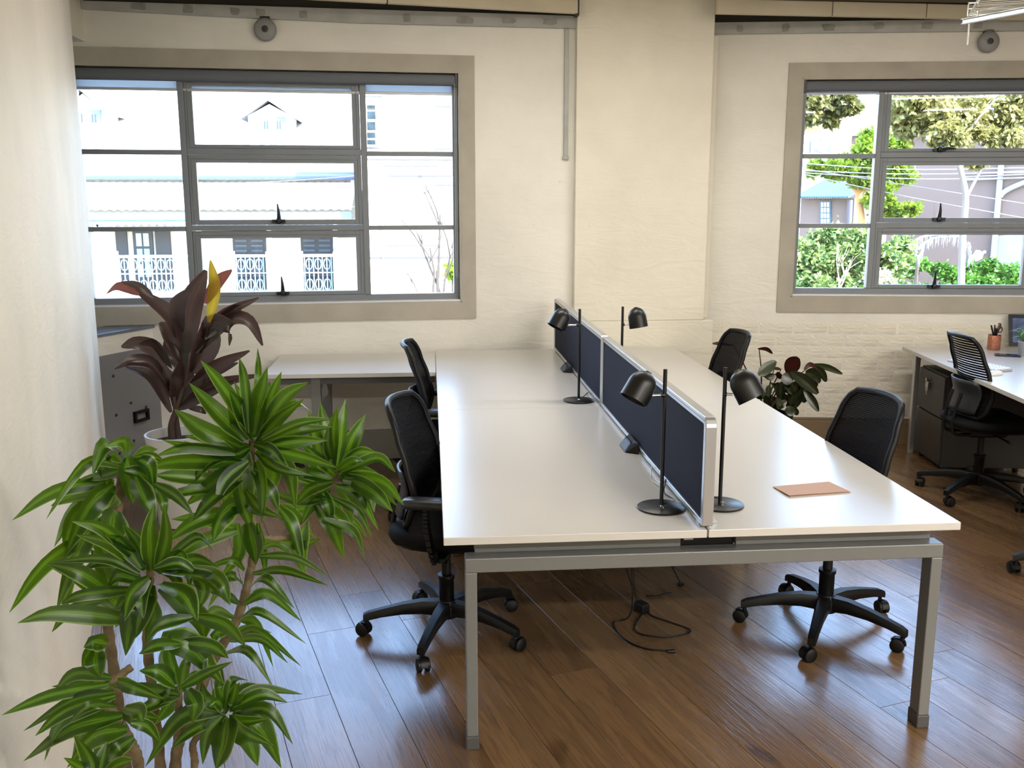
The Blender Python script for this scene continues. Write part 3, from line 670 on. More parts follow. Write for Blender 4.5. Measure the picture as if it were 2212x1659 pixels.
def make_chair(loc, rz, label, leg0, arms=True, mesh=None, group='black mesh back task chairs', cast=0):
    rc = random.Random(int(leg0*10)); t = empty('task_chair', loc, label, 'chair', group, rz=rz)
    B = lambda g, n, m, par=t, **k: g.build(n, m, par, local=True, **k)
    # seat: cushion over a plastic pan
    def ring(sx, sy, z, cx=.035, n=36, e=3.2):
        out = []
        for k in range(n):
            a = 2*math.pi*k/n; c, s = math.cos(a), math.sin(a)
            q = (abs(c)**e+abs(s)**e)**(-1/e); x = c*q*sx; y = s*q*sy
            out.append(Vector((cx+x, y, z-(.018 if x > sx*.75 else 0)*((x/sx-.75)*4 if x > sx*.75 else 0))))
        return out+[out[0]]
    g = G(); g.grid([ring(.002, .002, .428), ring(.20, .20, .428), ring(.232, .232, .436), ring(.240, .240, .455), ring(.232, .232, .475), ring(.20, .20, .487), ring(.10, .10, .482), ring(.002, .002, .480)]); B(g, 'seat', M_seat, smooth=70)
    g = G(); g.grid([ring(.002, .002, .405), ring(.15, .14, .405), ring(.215, .215, .420), ring(.222, .222, .432), ring(.002, .002, .432)]); B(g, 'seat_pan', M_black, smooth=50)
    g = G().box(-.10, .12, -.065, .065, .365, .408); B(g, 'tilt_mechanism', M_black, bevel=.012)
    g = G().tube([(.04, -.06, .385), (.05, -.20, .378), (.05, -.225, .376)], [.006, .006, .010], 8); B(g, 'lever', M_black, smooth=40)
    g = G().lathe([(.0005, .085), (.030, .085), (.030, .23), (.034, .235), (.034, .25), (.019, .252), (.019, .38), (.0005, .38)], 20); B(g, 'gas_column', M_black, smooth=40)
    g = G().lathe([(.0005, .075), (.045, .075), (.052, .09), (.050, .125), (.036, .145), (.0005, .146)], 20); B(g, 'hub', M_black, smooth=40)
    for k in range(5):
        a = R(leg0+72*k)-rz; M = Matrix.Rotation(a, 4, 'Z'); g = G(M); rows = []
        for (r, zc, w, h) in ((.03, .112, .058, .06), (.10, .118, .050, .052), (.18, .112, .042, .042), (.26, .098, .036, .034), (.312, .086, .034, .032), (.332, .078, .030, .028)):
            rows.append([Vector((r, w/2*c, zc+h/2*d)) for c, d in ((-.7, 1), (.7, 1), (1, .5), (1, -.8), (.8, -1), (-.8, -1), (-1, -.8), (-1, .5), (-.7, 1))])
        g.grid(rows); g.add(rows[-1][:-1], [tuple(range(8))])
        leg = B(g, 'leg', M_black, smooth=45)
        g = G(M @ Matrix.Translation((.318, 0, 0)) @ Matrix.Rotation(rc.uniform(0, 6.28), 4, 'Z'))
        g.tube([(0, 0, .085), (0, 0, .045)], .008, 8)
        for s in (-1, 1): g.lathe([(.0005, -.010), (.020, -.010), (.027, -.006), (.027, .006), (.020, .010), (.0005, .010)], 18, Matrix.Translation((.016, s*.015, .0275)) @ Matrix.Rotation(R(90), 4, 'X'))
        hood = [Vector((.016+.031*math.cos(R(q)), 0, .0275+.031*math.sin(R(q)))) for q in range(0, 190, 30)]
        g.grid([[p+Vector((0, w, 0)) for p in hood] for w in (-.012, .012)])
        c = g.build('caster', M_black, leg, local=True, smooth=40)
    # backrest
    lim = lambda v: 1-.16*(1-math.sqrt(max(0, 1-max(0, (abs(v-.5)-.36)/.14)**2)))
    N = 16; vs = [k/20 for k in range(21)]
    g = G(); g.grid([[back_pt(lim(v)*(-1+2*k/N)*.97, .02+v*.965) for k in range(N+1)] for v in vs]); bm = B(g, 'backrest_mesh', mesh or M_bmesh, smooth=80)
    loop = [back_pt(lim(v), v) for v in vs]+[back_pt(lim(1)*(1-2*k/12), 1) for k in range(1, 12)]+[back_pt(-lim(v), v) for v in reversed(vs)]+[back_pt(lim(0)*(-1+2*k/12), 0) for k in range(1, 12)]
    g = G(); g.tube(loop, .0125, 8, closed=True); B(g, 'backrest_frame', M_black, smooth=60)
    g = G(); rows = []
    for j in range(9):
        v = .05+.40*j/8; rows.append([back_pt(u*(.80 if j < 8 else .74), v, -.020-.030*(1-u*u)) for u in [-1+2*k/12 for k in range(13)]])
    g.grid(rows); B(g, 'lumbar_shell', M_shell, smooth=70, solid=.010)
    s0 = back_pt(0, .28, -.050)
    pts = bez([s0, s0+Vector((-.022, 0, -.09)), Vector((-.20, 0, .43)), Vector((-.175, 0, .385)), Vector((-.08, 0, .383))], 5)
    for s in (-.055, .055):
        g = G().tube([p+Vector((0, s, 0)) for p in pts], .010, 8); B(g, 'back_support', M_black, smooth=50)
    if arms:
        for s in (-1, 1):
            g = G(); y = s*.275
            pts = bez([(.03, s*.10, .395), (.03, s*.22, .395), (.02, y, .43), (.0, y, .54), (.0, y, .615)], 5)
            for i in range(len(pts)-1): g.bar(pts[i], pts[i+1], .045, .018, up=(1, 0, 0) if abs((pts[i+1]-pts[i]).normalized().z) > .5 else (0, 0, 1))
            arm = B(g, 'armrest', M_black, bevel=.004)
            g = G()
            def rr(sx, sy, z, n=24): return [Vector((.03+sx*(abs(math.cos(a))**.6)*(1 if math.cos(a) > 0 else -1), y+sy*(abs(math.sin(a))**.6)*(1 if math.sin(a) > 0 else -1), z)) for a in [2*math.pi*k/n for k in range(n+1)]]
            g.grid([rr(.002, .001, .612), rr(.115, .032, .612), rr(.125, .042, .622), rr(.125, .042, .634), rr(.115, .034, .644), rr(.002, .001, .646)])
            g.build('arm_pad', M_pad, arm, local=True, smooth=60)
    return t
make_chair((.045, 3.595, 0), R(-15), 'black mesh back task chair at the near left side of the bench desk', 36, True)
make_chair((.055, 5.10, 0), R(-3), 'black mesh back task chair at the far left side, beside the side desk', 60, True)
make_chair((1.575, 3.515, 0), R(186), 'black mesh back task chair at the near right side of the bench desk', 23, False)
make_chair((1.60, 5.33, 0), R(182), 'black mesh back task chair at the far right side, before the dark leafy plant', 50, False)
make_chair((3.17, 5.13, 0), R(-6), 'black task chair with slatted mesh back and grey shell at the right desk', 67, False, M_bmesh2)
make_chair((2.98, 3.86, 0), R(-10), 'black task chair at the right edge of the picture, only a castor showing', 158, False, M_bmesh2)

# ================================================================== RIGHT DESK
DA = Vector((3.195, 6.185, 0)); du = Vector((-.135, -.991, 0)); dw = Vector((.991, -.135, 0))   # along the front edge, into the desk
def dp(a, b, z): q = DA+du*a+dw*b; return Vector((q.x, q.y, z))
def dbox(a0, a1, b0, b1, z0, z1, g=None): return (g or G()).hexa([dp(a0, b0, z0), dp(a1, b0, z0), dp(a1, b1, z0), dp(a0, b1, z0), dp(a0, b0, z1), dp(a1, b0, z1), dp(a1, b1, z1), dp(a0, b1, z1)])
rd = empty('office_desk', dp(.9, .4, 0), 'white office desk below the right window, cut by the picture edge', 'desk')
dbox(0, 1.8, 0, .8, .70, .725).build('tabletop', M_white, rd, bevel=.002)
dbox(1.803, 3.6, 0, .8, .70, .725).build('tabletop', M_white, rd, bevel=.002)
for a in (.06, 1.78, 3.5):
    for b in (.06, .70):
        dbox(a, a+.036, b, b+.036, 0, .66).build('leg', M_alu if a < .1 else M_steel, rd, bevel=.003)
    dbox(a, a+.036, .06, .736, .655, .70).build('leg_rail', M_alu if a < .1 else M_steel, rd, bevel=.003)
dbox(.1, 3.5, .68, .70, .60, .70).build('rear_rail', M_steel, rd)
dbox(.12, 3.48, .76, .775, .25, .70).build('modesty_panel', M_black, rd)
ped = empty('drawer_pedestal', dp(.36, .35, 0), 'dark grey drawer pedestal under the far end of the right desk', 'drawers')
M_ped = mat('dark_grey_cabinet', (52, 49, 47), .5)
dbox(.125, .555, .10, .62, .03, .62).build('body', M_ped, ped, bevel=.004)
for (z0, z1) in ((.05, .335), (.345, .61)):
    dbox(.13, .55, .083, .10, z0, z1).build('drawer', M_ped, ped, bevel=.003)
for (a, b) in ((.15, .13), (.52, .13), (.15, .58), (.52, .58)):
    q = dp(a, b, .015); G(Matrix.Translation(q)).lathe([(.0005, -.015), (.015, -.015), (.02, 0), (.015, .015), (.0005, .015)], 10).build('castor', M_black, ped, smooth=40)
ky = empty('key_bunch', dp(.30, .075, .50), 'bunch of silver keys hanging from the lock of the pedestal', 'keys')
G().tube([dp(.30, .085, .555), dp(.30, .062, .555)], .010, 10).build('lock', M_chrome, ky)
for i, (da, dz, L) in enumerate(((-.018, 0, .05), (.004, -.01, .06), (.02, 0, .045))):
    g = G(); dbox(.29+da, .308+da, .070-.002*i, .072-.002*i, .525-L*.45+dz, .545+dz, g); dbox(.295+da, .303+da, .070-.002*i, .072-.002*i, .545-L-.02+dz, .525-L*.45+dz, g)
    g.build('key', mat('silver_key', (176, 174, 168), .35, .8), ky)
def top(x, y): return onz(x, y, .7255)
# things on the right desk
q = top(2146, 755)
cup = empty('pen_cup', q, 'hammered copper cup full of pens on the right desk', 'cup')
M_cop = mat('hammered_copper', (206, 140, 116), .3, .85, bump=.8, bscale=120)
g = G(Matrix.Translation(q)); g.lathe([(.0005, .001), (.038, .001), (.040, .004), (.041, .098), (.0385, .098), (.037, .008), (.0005, .008)], 24); g.build('cup', M_cop, cup, smooth=40)
rq = random.Random(11)
for i in range(9):
    a = rq.uniform(0, 6.28); r0 = .018; tip = Vector((math.cos(a)*.030, math.sin(a)*.030, rq.uniform(.145, .175))); foot = Vector((-math.cos(a)*r0, -math.sin(a)*r0, .010))
    mcol = [M_black, mat('plum_pen', (96, 34, 52), .4), M_black, mat('rose_marker', (190, 92, 110), .4), mat('dark_brown_pen', (52, 38, 34), .4), M_black, mat('silver_pen', (176, 176, 182), .25, .7), M_black, M_black][i]
    pen = empty('pen', q+foot, ['black pen leaning left in the copper cup', 'plum pen in the copper cup', 'second black pen in the copper cup', 'rose marker in the copper cup', 'dark brown pen in the copper cup', 'short black pen in the copper cup', 'silver pen in the copper cup', 'thick black marker in the copper cup', 'black pen at the back of the copper cup'][i], 'pen', 'pens in the copper cup')
    rr = .0042 if i not in (3, 7) else .0075
    G().tube([q+foot, q+foot+(tip-foot)*.8], rr, 8).build('barrel', mcol, pen, smooth=50)
    G().tube([q+foot+(tip-foot)*.8, q+tip], [rr*1.1, rr*.7], 8).build('cap', mcol if i != 6 else M_chrome, pen, smooth=50)
sc = empty('scissors', q+Vector((.02, 0, .08)), 'black handled scissors in the copper cup', 'scissors')
for s in (0, .024):
    mm = Matrix.Translation(q+Vector((.026+s*.3, -.012+s, .135+s*.8)))
    G(mm).tube([(0, .016*math.cos(2*math.pi*k/14), .019*math.sin(2*math.pi*k/14)) if s else (.014*math.cos(2*math.pi*k/14), 0, .019*math.sin(2*math.pi*k/14)) for k in range(14)], .004, 6, closed=True).build('handle', mat('bronze_handle', (92, 78, 62), .3, .6), sc, smooth=60)
G().bar(q+Vector((.0, 0, .02)), q+Vector((.024, -.008, .12)), .012, .002).build('blade', M_chrome, sc)
# picture frame leaning back
pf = empty('picture_frame', top(2192, 752), 'dark navy picture frame leaning back on the right desk', 'frame')
b0 = top(2180, 748); FX = Vector((.96, -.28, 0)).normalized(); FN = Vector((-.28, -.96, 0)).normalized(); FU = (Vector((0, 0, 1))*.93-FN*.36).normalized()
def fq(u, v, d): return b0+Vector((0, 0, .004))+FX*u+FU*v+FU.cross(FX)*-d
def fbox(u0, u1, v0, v1, d0, d1): return G().hexa([fq(u0, v0, d1), fq(u1, v0, d1), fq(u1, v0, d0), fq(u0, v0, d0), fq(u0, v1, d1), fq(u1, v1, d1), fq(u1, v1, d0), fq(u0, v1, d0)])
M_pf = mat('navy_frame', (26, 30, 44), .35)
for u in ((0, .22, 0, .022), (0, .22, .198, .22), (0, .022, .022, .198), (.198, .22, .022, .198)): fbox(*u, -.014, .006).build('moulding', M_pf, pf, bevel=.002)
fbox(.022, .198, .022, .198, -.012, -.008).build('picture', mat('blue_grey_picture', (74, 92, 130), .3, var=.6, vscale=18), pf)
G().bar(fq(.11, .16, -.014), Vector((*(b0+FX*.11-FN*.11).xy, .728)), .04, .004).build('stand', M_pf, pf)
# small plant at the right edge
sp = empty('small_potted_plant', top(2212, 768), 'small green plant in a pale grey pot at the right picture edge', 'plant')
q = top(2214, 768)
G(Matrix.Translation(q)).lathe([(.0005, 0), (.036, 0), (.040, .004), (.047, .085), (.050, .088), (.050, .094), (.044, .094), (.042, .080), (.0005, .080)], 24).build('pot', mat('pale_grey_pot', (170, 178, 186), .5), sp, smooth=40)
M_leafs = leaf_mat('small_plant_leaf', [(0, (66, 120, 70)), (.5, (150, 196, 120)), (1, (66, 120, 70))], .4, .3)
# ================================================================== PLANTS
def blade(pts, width, side, shape='lance', fold=.25, n=9, curl=0.):
    """a leaf along pts: tapering strip with a folded midrib; side is the way its flat faces sideways"""
    c = bez(pts, max(2, n//(len(pts)-1))); m = len(c); rows = []; uvs = []; cols = 4
    for i, p in enumerate(c):
        t = i/(m-1); d = (c[min(i+1, m-1)]-c[max(i-1, 0)]).normalized()
        s = (side-d*side.dot(d)).normalized(); nrm = d.cross(s)
        if shape == 'lance': w = (min(1, .40+t*2.2) if t < .3 else 1)*(1-max(0, (t-.35)/.65)**1.9)
        elif shape == 'broad': w = math.sin(math.pi*min(1, max(0, (t*.93+.04)))**.9)**.8
        else: w = math.sin(math.pi*(t*.94+.03))**.62
        w = max(.02, w)*width/2
        row = []
        for k in range(cols+1):
            u = -1+2*k/cols; row.append(p+s*(u*w)+nrm*((abs(u)-.5)*w*fold+curl*w*u*u)); uvs.append(((u+1)/2, t))
        rows.append(row)
    g = G(); g.grid(rows, uvs); return g
def view_side(P, D, roll):
    """sideways direction of a blade seen from the front, turned by roll about its length"""
    v = (P-CAM).normalized(); s = D.cross(v).normalized(); return (Matrix.Rotation(roll, 3, D.normalized()) @ s)

# ---- foreground dracaena
M_drac = leaf_mat('green_striped_leaf', [(0, (120, 150, 76)), (.05, (26, 58, 19)), (.24, (16, 42, 14)), (.37, (40, 80, 20)), (.45, (104, 140, 40)), (.5, (36, 78, 20)), (.56, (108, 146, 44)), (.64, (38, 76, 20)), (.78, (16, 42, 14)), (.95, (26, 58, 19)), (1, (120, 150, 76))], .27, .42, tcol=(160, 214, 40), randv=.35)
M_bark = mat('ringed_bark', (108, 92, 68), .8, var=.3, vscale=25, bump=.6, bscale=60)
dr = empty('dracaena', (-.60, 1.92, 0), 'large bushy green dracaena with striped leaves in the left foreground', 'plant')
K5 = lambda x, y: (x/2.4578, 650+y/2.4578)
K6 = lambda x, y: (x/2.765, 1080+y/2.765)
LV = []
def L5(dep, *rows):
    for r in rows: LV.append((dep, [K5(r[i], r[i+1]) for i in range(0, len(r)-1, 2)], r[-1]/2.4578))
def L6(dep, *rows):
    for r in rows: LV.append((dep, [K6(r[i], r[i+1]) for i in range(0, len(r)-1, 2)], r[-1]/2.765))
L5(1.86, (1300, 740, 1150, 590, 1005, 435, 80), (1330, 690, 1190, 470, 1065, 315, 66), (1345, 710, 1370, 540, 1420, 350, 88), (1345, 730, 1275, 580, 1215, 470, 76), (1320, 700, 1300, 440, 1270, 300, 48), (1350, 700, 1370, 400, 1368, 250, 34),
   (1375, 700, 1440, 500, 1495, 375, 52), (1380, 690, 1510, 510, 1635, 432, 72), (1370, 745, 1480, 620, 1615, 520, 60), (1400, 680, 1560, 545, 1645, 580, 44), (1381, 755, 1560, 690, 1770, 670, 62), (1390, 740, 1580, 650, 1760, 625, 45),
   (1280, 780, 1080, 690, 925, 575, 92), (1280, 800, 1050, 780, 860, 738, 48), (1250, 810, 1000, 780, 820, 825, 50), (1290, 860, 960, 855, 775, 890, 74), (1280, 810, 1120, 850, 985, 1010, 60), (1300, 880, 1150, 960, 980, 1090, 88), (1290, 930, 1130, 1050, 1020, 1170, 68),
   (1300, 800, 1290, 1010, 1340, 1225, 104), (1360, 850, 1395, 980, 1390, 1180, 52), (1390, 800, 1530, 890, 1570, 1110, 74), (1410, 780, 1620, 830, 1790, 885, 58), (1420, 770, 1570, 745, 1740, 740, 62), (1250, 960, 950, 935, 820, 925, 62), (1260, 990, 1000, 1010, 825, 1065, 48),
   (1270, 1060, 1180, 1150, 1130, 1280, 82), (1270, 1110, 1050, 1170, 870, 1290, 74), (1260, 1220, 1030, 1290, 850, 1430, 64), (1260, 1180, 1270, 1340, 1170, 1470, 60), (1320, 1180, 1355, 1300, 1360, 1400, 84), (1370, 1180, 1400, 1340, 1410, 1470, 38),
   (1330, 780, 1250, 820, 1090, 830, 50), (1350, 760, 1450, 800, 1560, 960, 56), (1340, 900, 1440, 1010, 1480, 1120, 60), (1320, 850, 1200, 950, 1150, 1080, 66), (1360, 800, 1480, 890, 1660, 930, 48), (1300, 1000, 1380, 1100, 1500, 1150, 52))
L5(2.0, (1760, 880, 1725, 690, 1700, 535, 68), (1790, 880, 1810, 690, 1835, 520, 62), (1810, 880, 1870, 730, 1940, 605, 64), (1770, 880, 1770, 680, 1788, 560, 48), (1730, 890, 1665, 710, 1640, 580, 62), (1800, 910, 1890, 810, 1990, 800, 58), (1810, 910, 2000, 830, 2100, 910, 52),
   (1820, 920, 2030, 960, 2145, 1085, 62), (1830, 930, 1980, 1010, 2085, 1120, 78), (1820, 950, 2000, 990, 2110, 1090, 52), (1780, 980, 1900, 1030, 2010, 1220, 52), (1760, 1040, 1900, 1120, 1975, 1260, 38), (1710, 1000, 1745, 1100, 1760, 1185, 58), (1680, 1080, 1770, 1210, 1825, 1365, 74),
   (1620, 1160, 1590, 1320, 1620, 1455, 78), (1720, 1160, 1880, 1230, 1935, 1370, 44), (1760, 950, 1620, 915, 1540, 920, 58), (1480, 1090, 1555, 1200, 1620, 1440, 62), (1440, 1270, 1600, 1290, 1705, 1260, 48), (1740, 980, 1540, 900, 1440, 830, 54), (1730, 1050, 1580, 1060, 1400, 1000, 54),
   (1780, 930, 1680, 830, 1600, 760, 54), (1770, 960, 1650, 1000, 1560, 1090, 56), (1800, 940, 1920, 900, 2060, 960, 48), (1750, 1000, 1660, 1080, 1600, 1190, 54), (1770, 870, 1740, 760, 1750, 640, 50), (1790, 900, 1870, 850, 1930, 850, 50))
L5(1.72, (650, 860, 560, 765, 490, 930, 74), (665, 845, 660, 750, 555, 775, 60), (680, 830, 690, 930, 705, 1075, 94), (640, 880, 480, 850, 370, 960, 245, 1160, 48), (600, 960, 300, 1010, 65, 1165, 62), (605, 975, 480, 1100, 345, 1355, 94), (520, 1150, 430, 1300, 300, 1640, 94), (500, 1090, 395, 1160, 345, 1355, 82),
   (470, 1250, 240, 1400, 50, 1655, 64), (720, 830, 800, 880, 820, 1030, 64), (720, 930, 770, 1040, 830, 1150, 84), (820, 970, 930, 1030, 1030, 1140, 52), (710, 830, 800, 820, 870, 850, 40), (600, 1010, 620, 1060, 570, 1100, 40), (615, 1110, 605, 1210, 620, 1335, 104), (660, 900, 760, 920, 860, 1010, 56), (640, 900, 540, 930, 430, 940, 44))
L5(1.62, (800, 1430, 790, 1240, 815, 1080, 74), (830, 1430, 880, 1260, 870, 1070, 62), (775, 1425, 600, 1300, 400, 1240, 58), (765, 1410, 560, 1220, 380, 1170, 62), (750, 1420, 650, 1290, 560, 1240, 62), (740, 1450, 560, 1370, 250, 1390, 46), (600, 1560, 430, 1450, 250, 1395, 78), (750, 1490, 620, 1460, 560, 1570, 62), (740, 1530, 450, 1560, 320, 1610, 54),
   (850, 1440, 990, 1420, 1010, 1560, 62), (870, 1440, 1100, 1470, 1220, 1615, 62), (850, 1500, 980, 1560, 1050, 1700, 88), (800, 1510, 755, 1650, 720, 1790, 94), (830, 1420, 950, 1340, 1000, 1410, 48), (850, 1400, 1040, 1250, 1135, 1330, 44), (790, 1470, 700, 1560, 660, 1700, 70), (820, 1420, 950, 1390, 1080, 1470, 54))
L6(1.62, (960, 820, 1150, 880, 1340, 1105, 134), (800, 720, 560, 690, 300, 680, 105, 735, 92), (620, 600, 430, 650, 310, 790, 54), (960, 520, 1190, 690, 1225, 835, 104), (860, 520, 790, 700, 750, 930, 114), (1150, 400, 1310, 470, 1375, 630, 74), (1150, 700, 960, 740, 880, 830, 64), (1150, 690, 1340, 740, 1470, 875, 74), (1080, 850, 1260, 870, 1365, 945, 74), (1080, 860, 940, 870, 830, 920, 64), (900, 560, 920, 720, 870, 860, 80))
L6(1.66, (1060, 1100, 1010, 940, 1010, 790, 64), (1080, 1120, 1220, 1040, 1390, 965, 54), (1070, 1150, 920, 1220, 780, 1280, 64), (1120, 1130, 1170, 1220, 1150, 1330, 84), (1050, 1110, 950, 1030, 832, 1020, 84), (1060, 1160, 850, 1130, 650, 1110, 64), (1080, 1140, 1100, 1000, 1150, 900, 54), (1070, 1160, 980, 1180, 890, 1250, 56))
L6(1.56, (660, 1060, 450, 1040, 320, 1150, 64), (650, 1100, 300, 1170, 10, 1285, 62), (680, 1150, 420, 1210, 140, 1380, 58), (690, 1170, 400, 1260, 210, 1410, 64), (640, 1220, 370, 1320, 265, 1560, 64), (730, 1290, 420, 1370, 140, 1560, 84), (760, 1370, 560, 1420, 400, 1600, 94), (580, 900, 575, 980, 600, 1060, 94), (700, 1080, 800, 1120, 980, 1190, 62), (640, 860, 570, 850, 500, 880, 80),
   (600, 860, 540, 900, 490, 1010, 56), (700, 1230, 540, 1230, 410, 1330, 50), (780, 1330, 880, 1350, 960, 1450, 60), (740, 1240, 830, 1260, 850, 1330, 80), (800, 1420, 700, 1500, 640, 1600, 70))
L6(1.72, (1350, 1270, 1300, 1210, 1250, 1235, 64), (1370, 1230, 1550, 1130, 1810, 1160, 54), (1370, 1250, 1560, 1160, 1720, 1210, 64), (1390, 1270, 1600, 1250, 1750, 1460, 64), (1390, 1290, 1560, 1360, 1680, 1600, 114), (1360, 1300, 1340, 1450, 1290, 1610, 114), (1330, 1290, 1130, 1390, 1020, 1490, 54), (1330, 1260, 1080, 1300, 870, 1590, 84), (1340, 1250, 1230, 1190, 1200, 1080, 64), (1370, 1250, 1395, 1160, 1410, 1090, 54), (1370, 1330, 1480, 1420, 1540, 1590, 94), (1340, 1250, 1380, 1080, 1480, 1075, 48), (1350, 1260, 1310, 1120, 1320, 980, 56), (1370, 1300, 1450, 1380, 1640, 1470, 60), (1330, 1290, 1240, 1400, 1210, 1580, 70))
L6(1.86, (1530, 300, 1640, 262, 1750, 330, 28), (1530, 335, 1750, 340, 1965, 455, 44), (1505, 440, 1700, 420, 1960, 510, 50), (1480, 530, 1590, 470, 1760, 650, 56), (1455, 620, 1600, 560, 1800, 725, 58), (1430, 710, 1560, 670, 1830, 860, 46), (1390, 820, 1540, 780, 1800, 995, 46), (1370, 840, 1560, 830, 1720, 975, 44), (1330, 920, 1480, 900, 1630, 1115, 50),
   (1460, 420, 1380, 360, 1180, 430, 38), (1450, 500, 1360, 460, 1240, 650, 54), (1430, 620, 1330, 560, 1120, 500, 44), (1400, 700, 1300, 660, 1210, 720, 60), (1370, 780, 1290, 800, 1280, 860, 46))
L6(1.50, (560, 1640, 530, 1540, 440, 1400, 70), (590, 1640, 610, 1540, 640, 1440, 60), (560, 1650, 480, 1600, 380, 1540, 50), (600, 1650, 700, 1580, 800, 1550, 54), (580, 1660, 560, 1600, 500, 1500, 64))
rf_ = random.Random(12)
for (dep, px, w) in rf_.sample(LV, 92):          # shorter leaves behind, so that the rosettes are full all round
    a = math.radians(rf_.uniform(18, 42)*rf_.choice((-1, 1))); b = px[0]; k = rf_.uniform(.62, .85)
    rot = lambda p: (b[0]+((p[0]-b[0])*math.cos(a)-(p[1]-b[1])*math.sin(a))*k, b[1]+((p[0]-b[0])*math.sin(a)+(p[1]-b[1])*math.cos(a))*k)
    q = [rot(p) for p in px]
    if all(p[0] > 20 and p[1] > 800 for p in q): LV.append((dep+rf_.uniform(.04, .14), q, w*.95))
rl = random.Random(5); nleaf = 0
for i, (dep, px, w) in enumerate(LV):
    m = len(px); dd = rl.uniform(-.10, .07); P = []
    for j, (x, y) in enumerate(px):
        t = j/(m-1); Y = dep+dd*t+(rl.uniform(-.02, .02) if j else rl.uniform(-.03, .03))
        if m >= 3 and 0 < j < m-1: Y -= .015
        yw = part_y(x, y)
        if yw > 0 and x < 260: Y = min(Y, yw-.045-.02*t)
        P.append(ony(x, y, max(1.25, Y)))
    D = P[-1]-P[0]; roll = rl.uniform(-.75, .75); sc_ = (P[m//2]-CAM).length/FPX
    side = view_side(P[m//2], D, roll)
    g = blade(P, w*sc_*1.15/max(.72, math.cos(roll)), side, 'lance', rl.uniform(.18, .45), 10)
    g.build('leaf', M_drac, dr, smooth=180, uv=True, loc=P[0]); nleaf += 1
def stem(pxs, deps, r0, r1, name='stem', tail=None):
    P = [ony(x, y, d+.045) for (x, y), d in zip(pxs, deps)]
    if tail: P += [Vector(t) for t in tail]
    c = bez(P, 8); n = len(c); G().tube(c, [(r0+(r1-r0)*i/(n-1))*(1+.08*((i % 2)*2-1)) for i in range(n)], 9).build(name, M_bark, dr, smooth=60)
stem([(545, 950), (540, 1080), (548, 1190), (515, 1330), (459, 1430), (405, 1560), (380, 1640)], [1.88, 1.88, 1.88, 1.87, 1.86, 1.85, 1.85], .007, .013, tail=[(-.57, 1.9, .35)])
stem([(555, 1162), (600, 1163), (640, 1148), (700, 1060), (735, 1010)], [1.89, 1.92, 1.95, 1.99, 2.0], .006, .006)
stem([(262, 1000), (258, 1080), (240, 1200), (232, 1330), (250, 1480)], [1.73, 1.73, 1.74, 1.76, 1.80], .007, .012, tail=[(-.66, 1.92, .34)])
stem([(325, 1230), (322, 1300), (318, 1390), (330, 1500), (345, 1640)], [1.63, 1.64, 1.67, 1.73, 1.80], .007, .012, tail=[(-.60, 1.93, .34)])
stem([(285, 1440), (240, 1470), (205, 1475), (240, 1535), (280, 1600), (300, 1659)], [1.6, 1.58, 1.57, 1.58, 1.62, 1.68], .007, .012, tail=[(-.63, 1.86, .40), (-.63, 1.9, .33)])
stem([(206, 1478), (212, 1465)], [1.57, 1.565], .012, .010)
stem([(388, 1480), (385, 1560), (380, 1659)], [1.67, 1.70, 1.76], .006, .010, tail=[(-.58, 1.9, .34)])
stem([(487, 1535), (420, 1600), (420, 1659)], [1.73, 1.76, 1.8], .006, .009, tail=[(-.55, 1.9, .34)])
stem([(208, 1640), (250, 1659)], [1.52, 1.56], .006, .008, tail=[(-.62, 1.84, .33)])
T = Matrix.Translation((-.60, 1.92, 0))
G(T).lathe([(.0005, 0), (.11, 0), (.12, .01), (.155, .32), (.165, .325), (.165, .35), (.15, .35), (.146, .30), (.0005, .30)], 32).build('pot', mat('charcoal_pot', (70, 70, 70), .55), dr, smooth=40)
G(T).lathe([(.0005, .31), (.147, .305)], 24).build('soil', mat('potting_soil', (48, 36, 28), .95, bump=.8, bscale=70), dr)

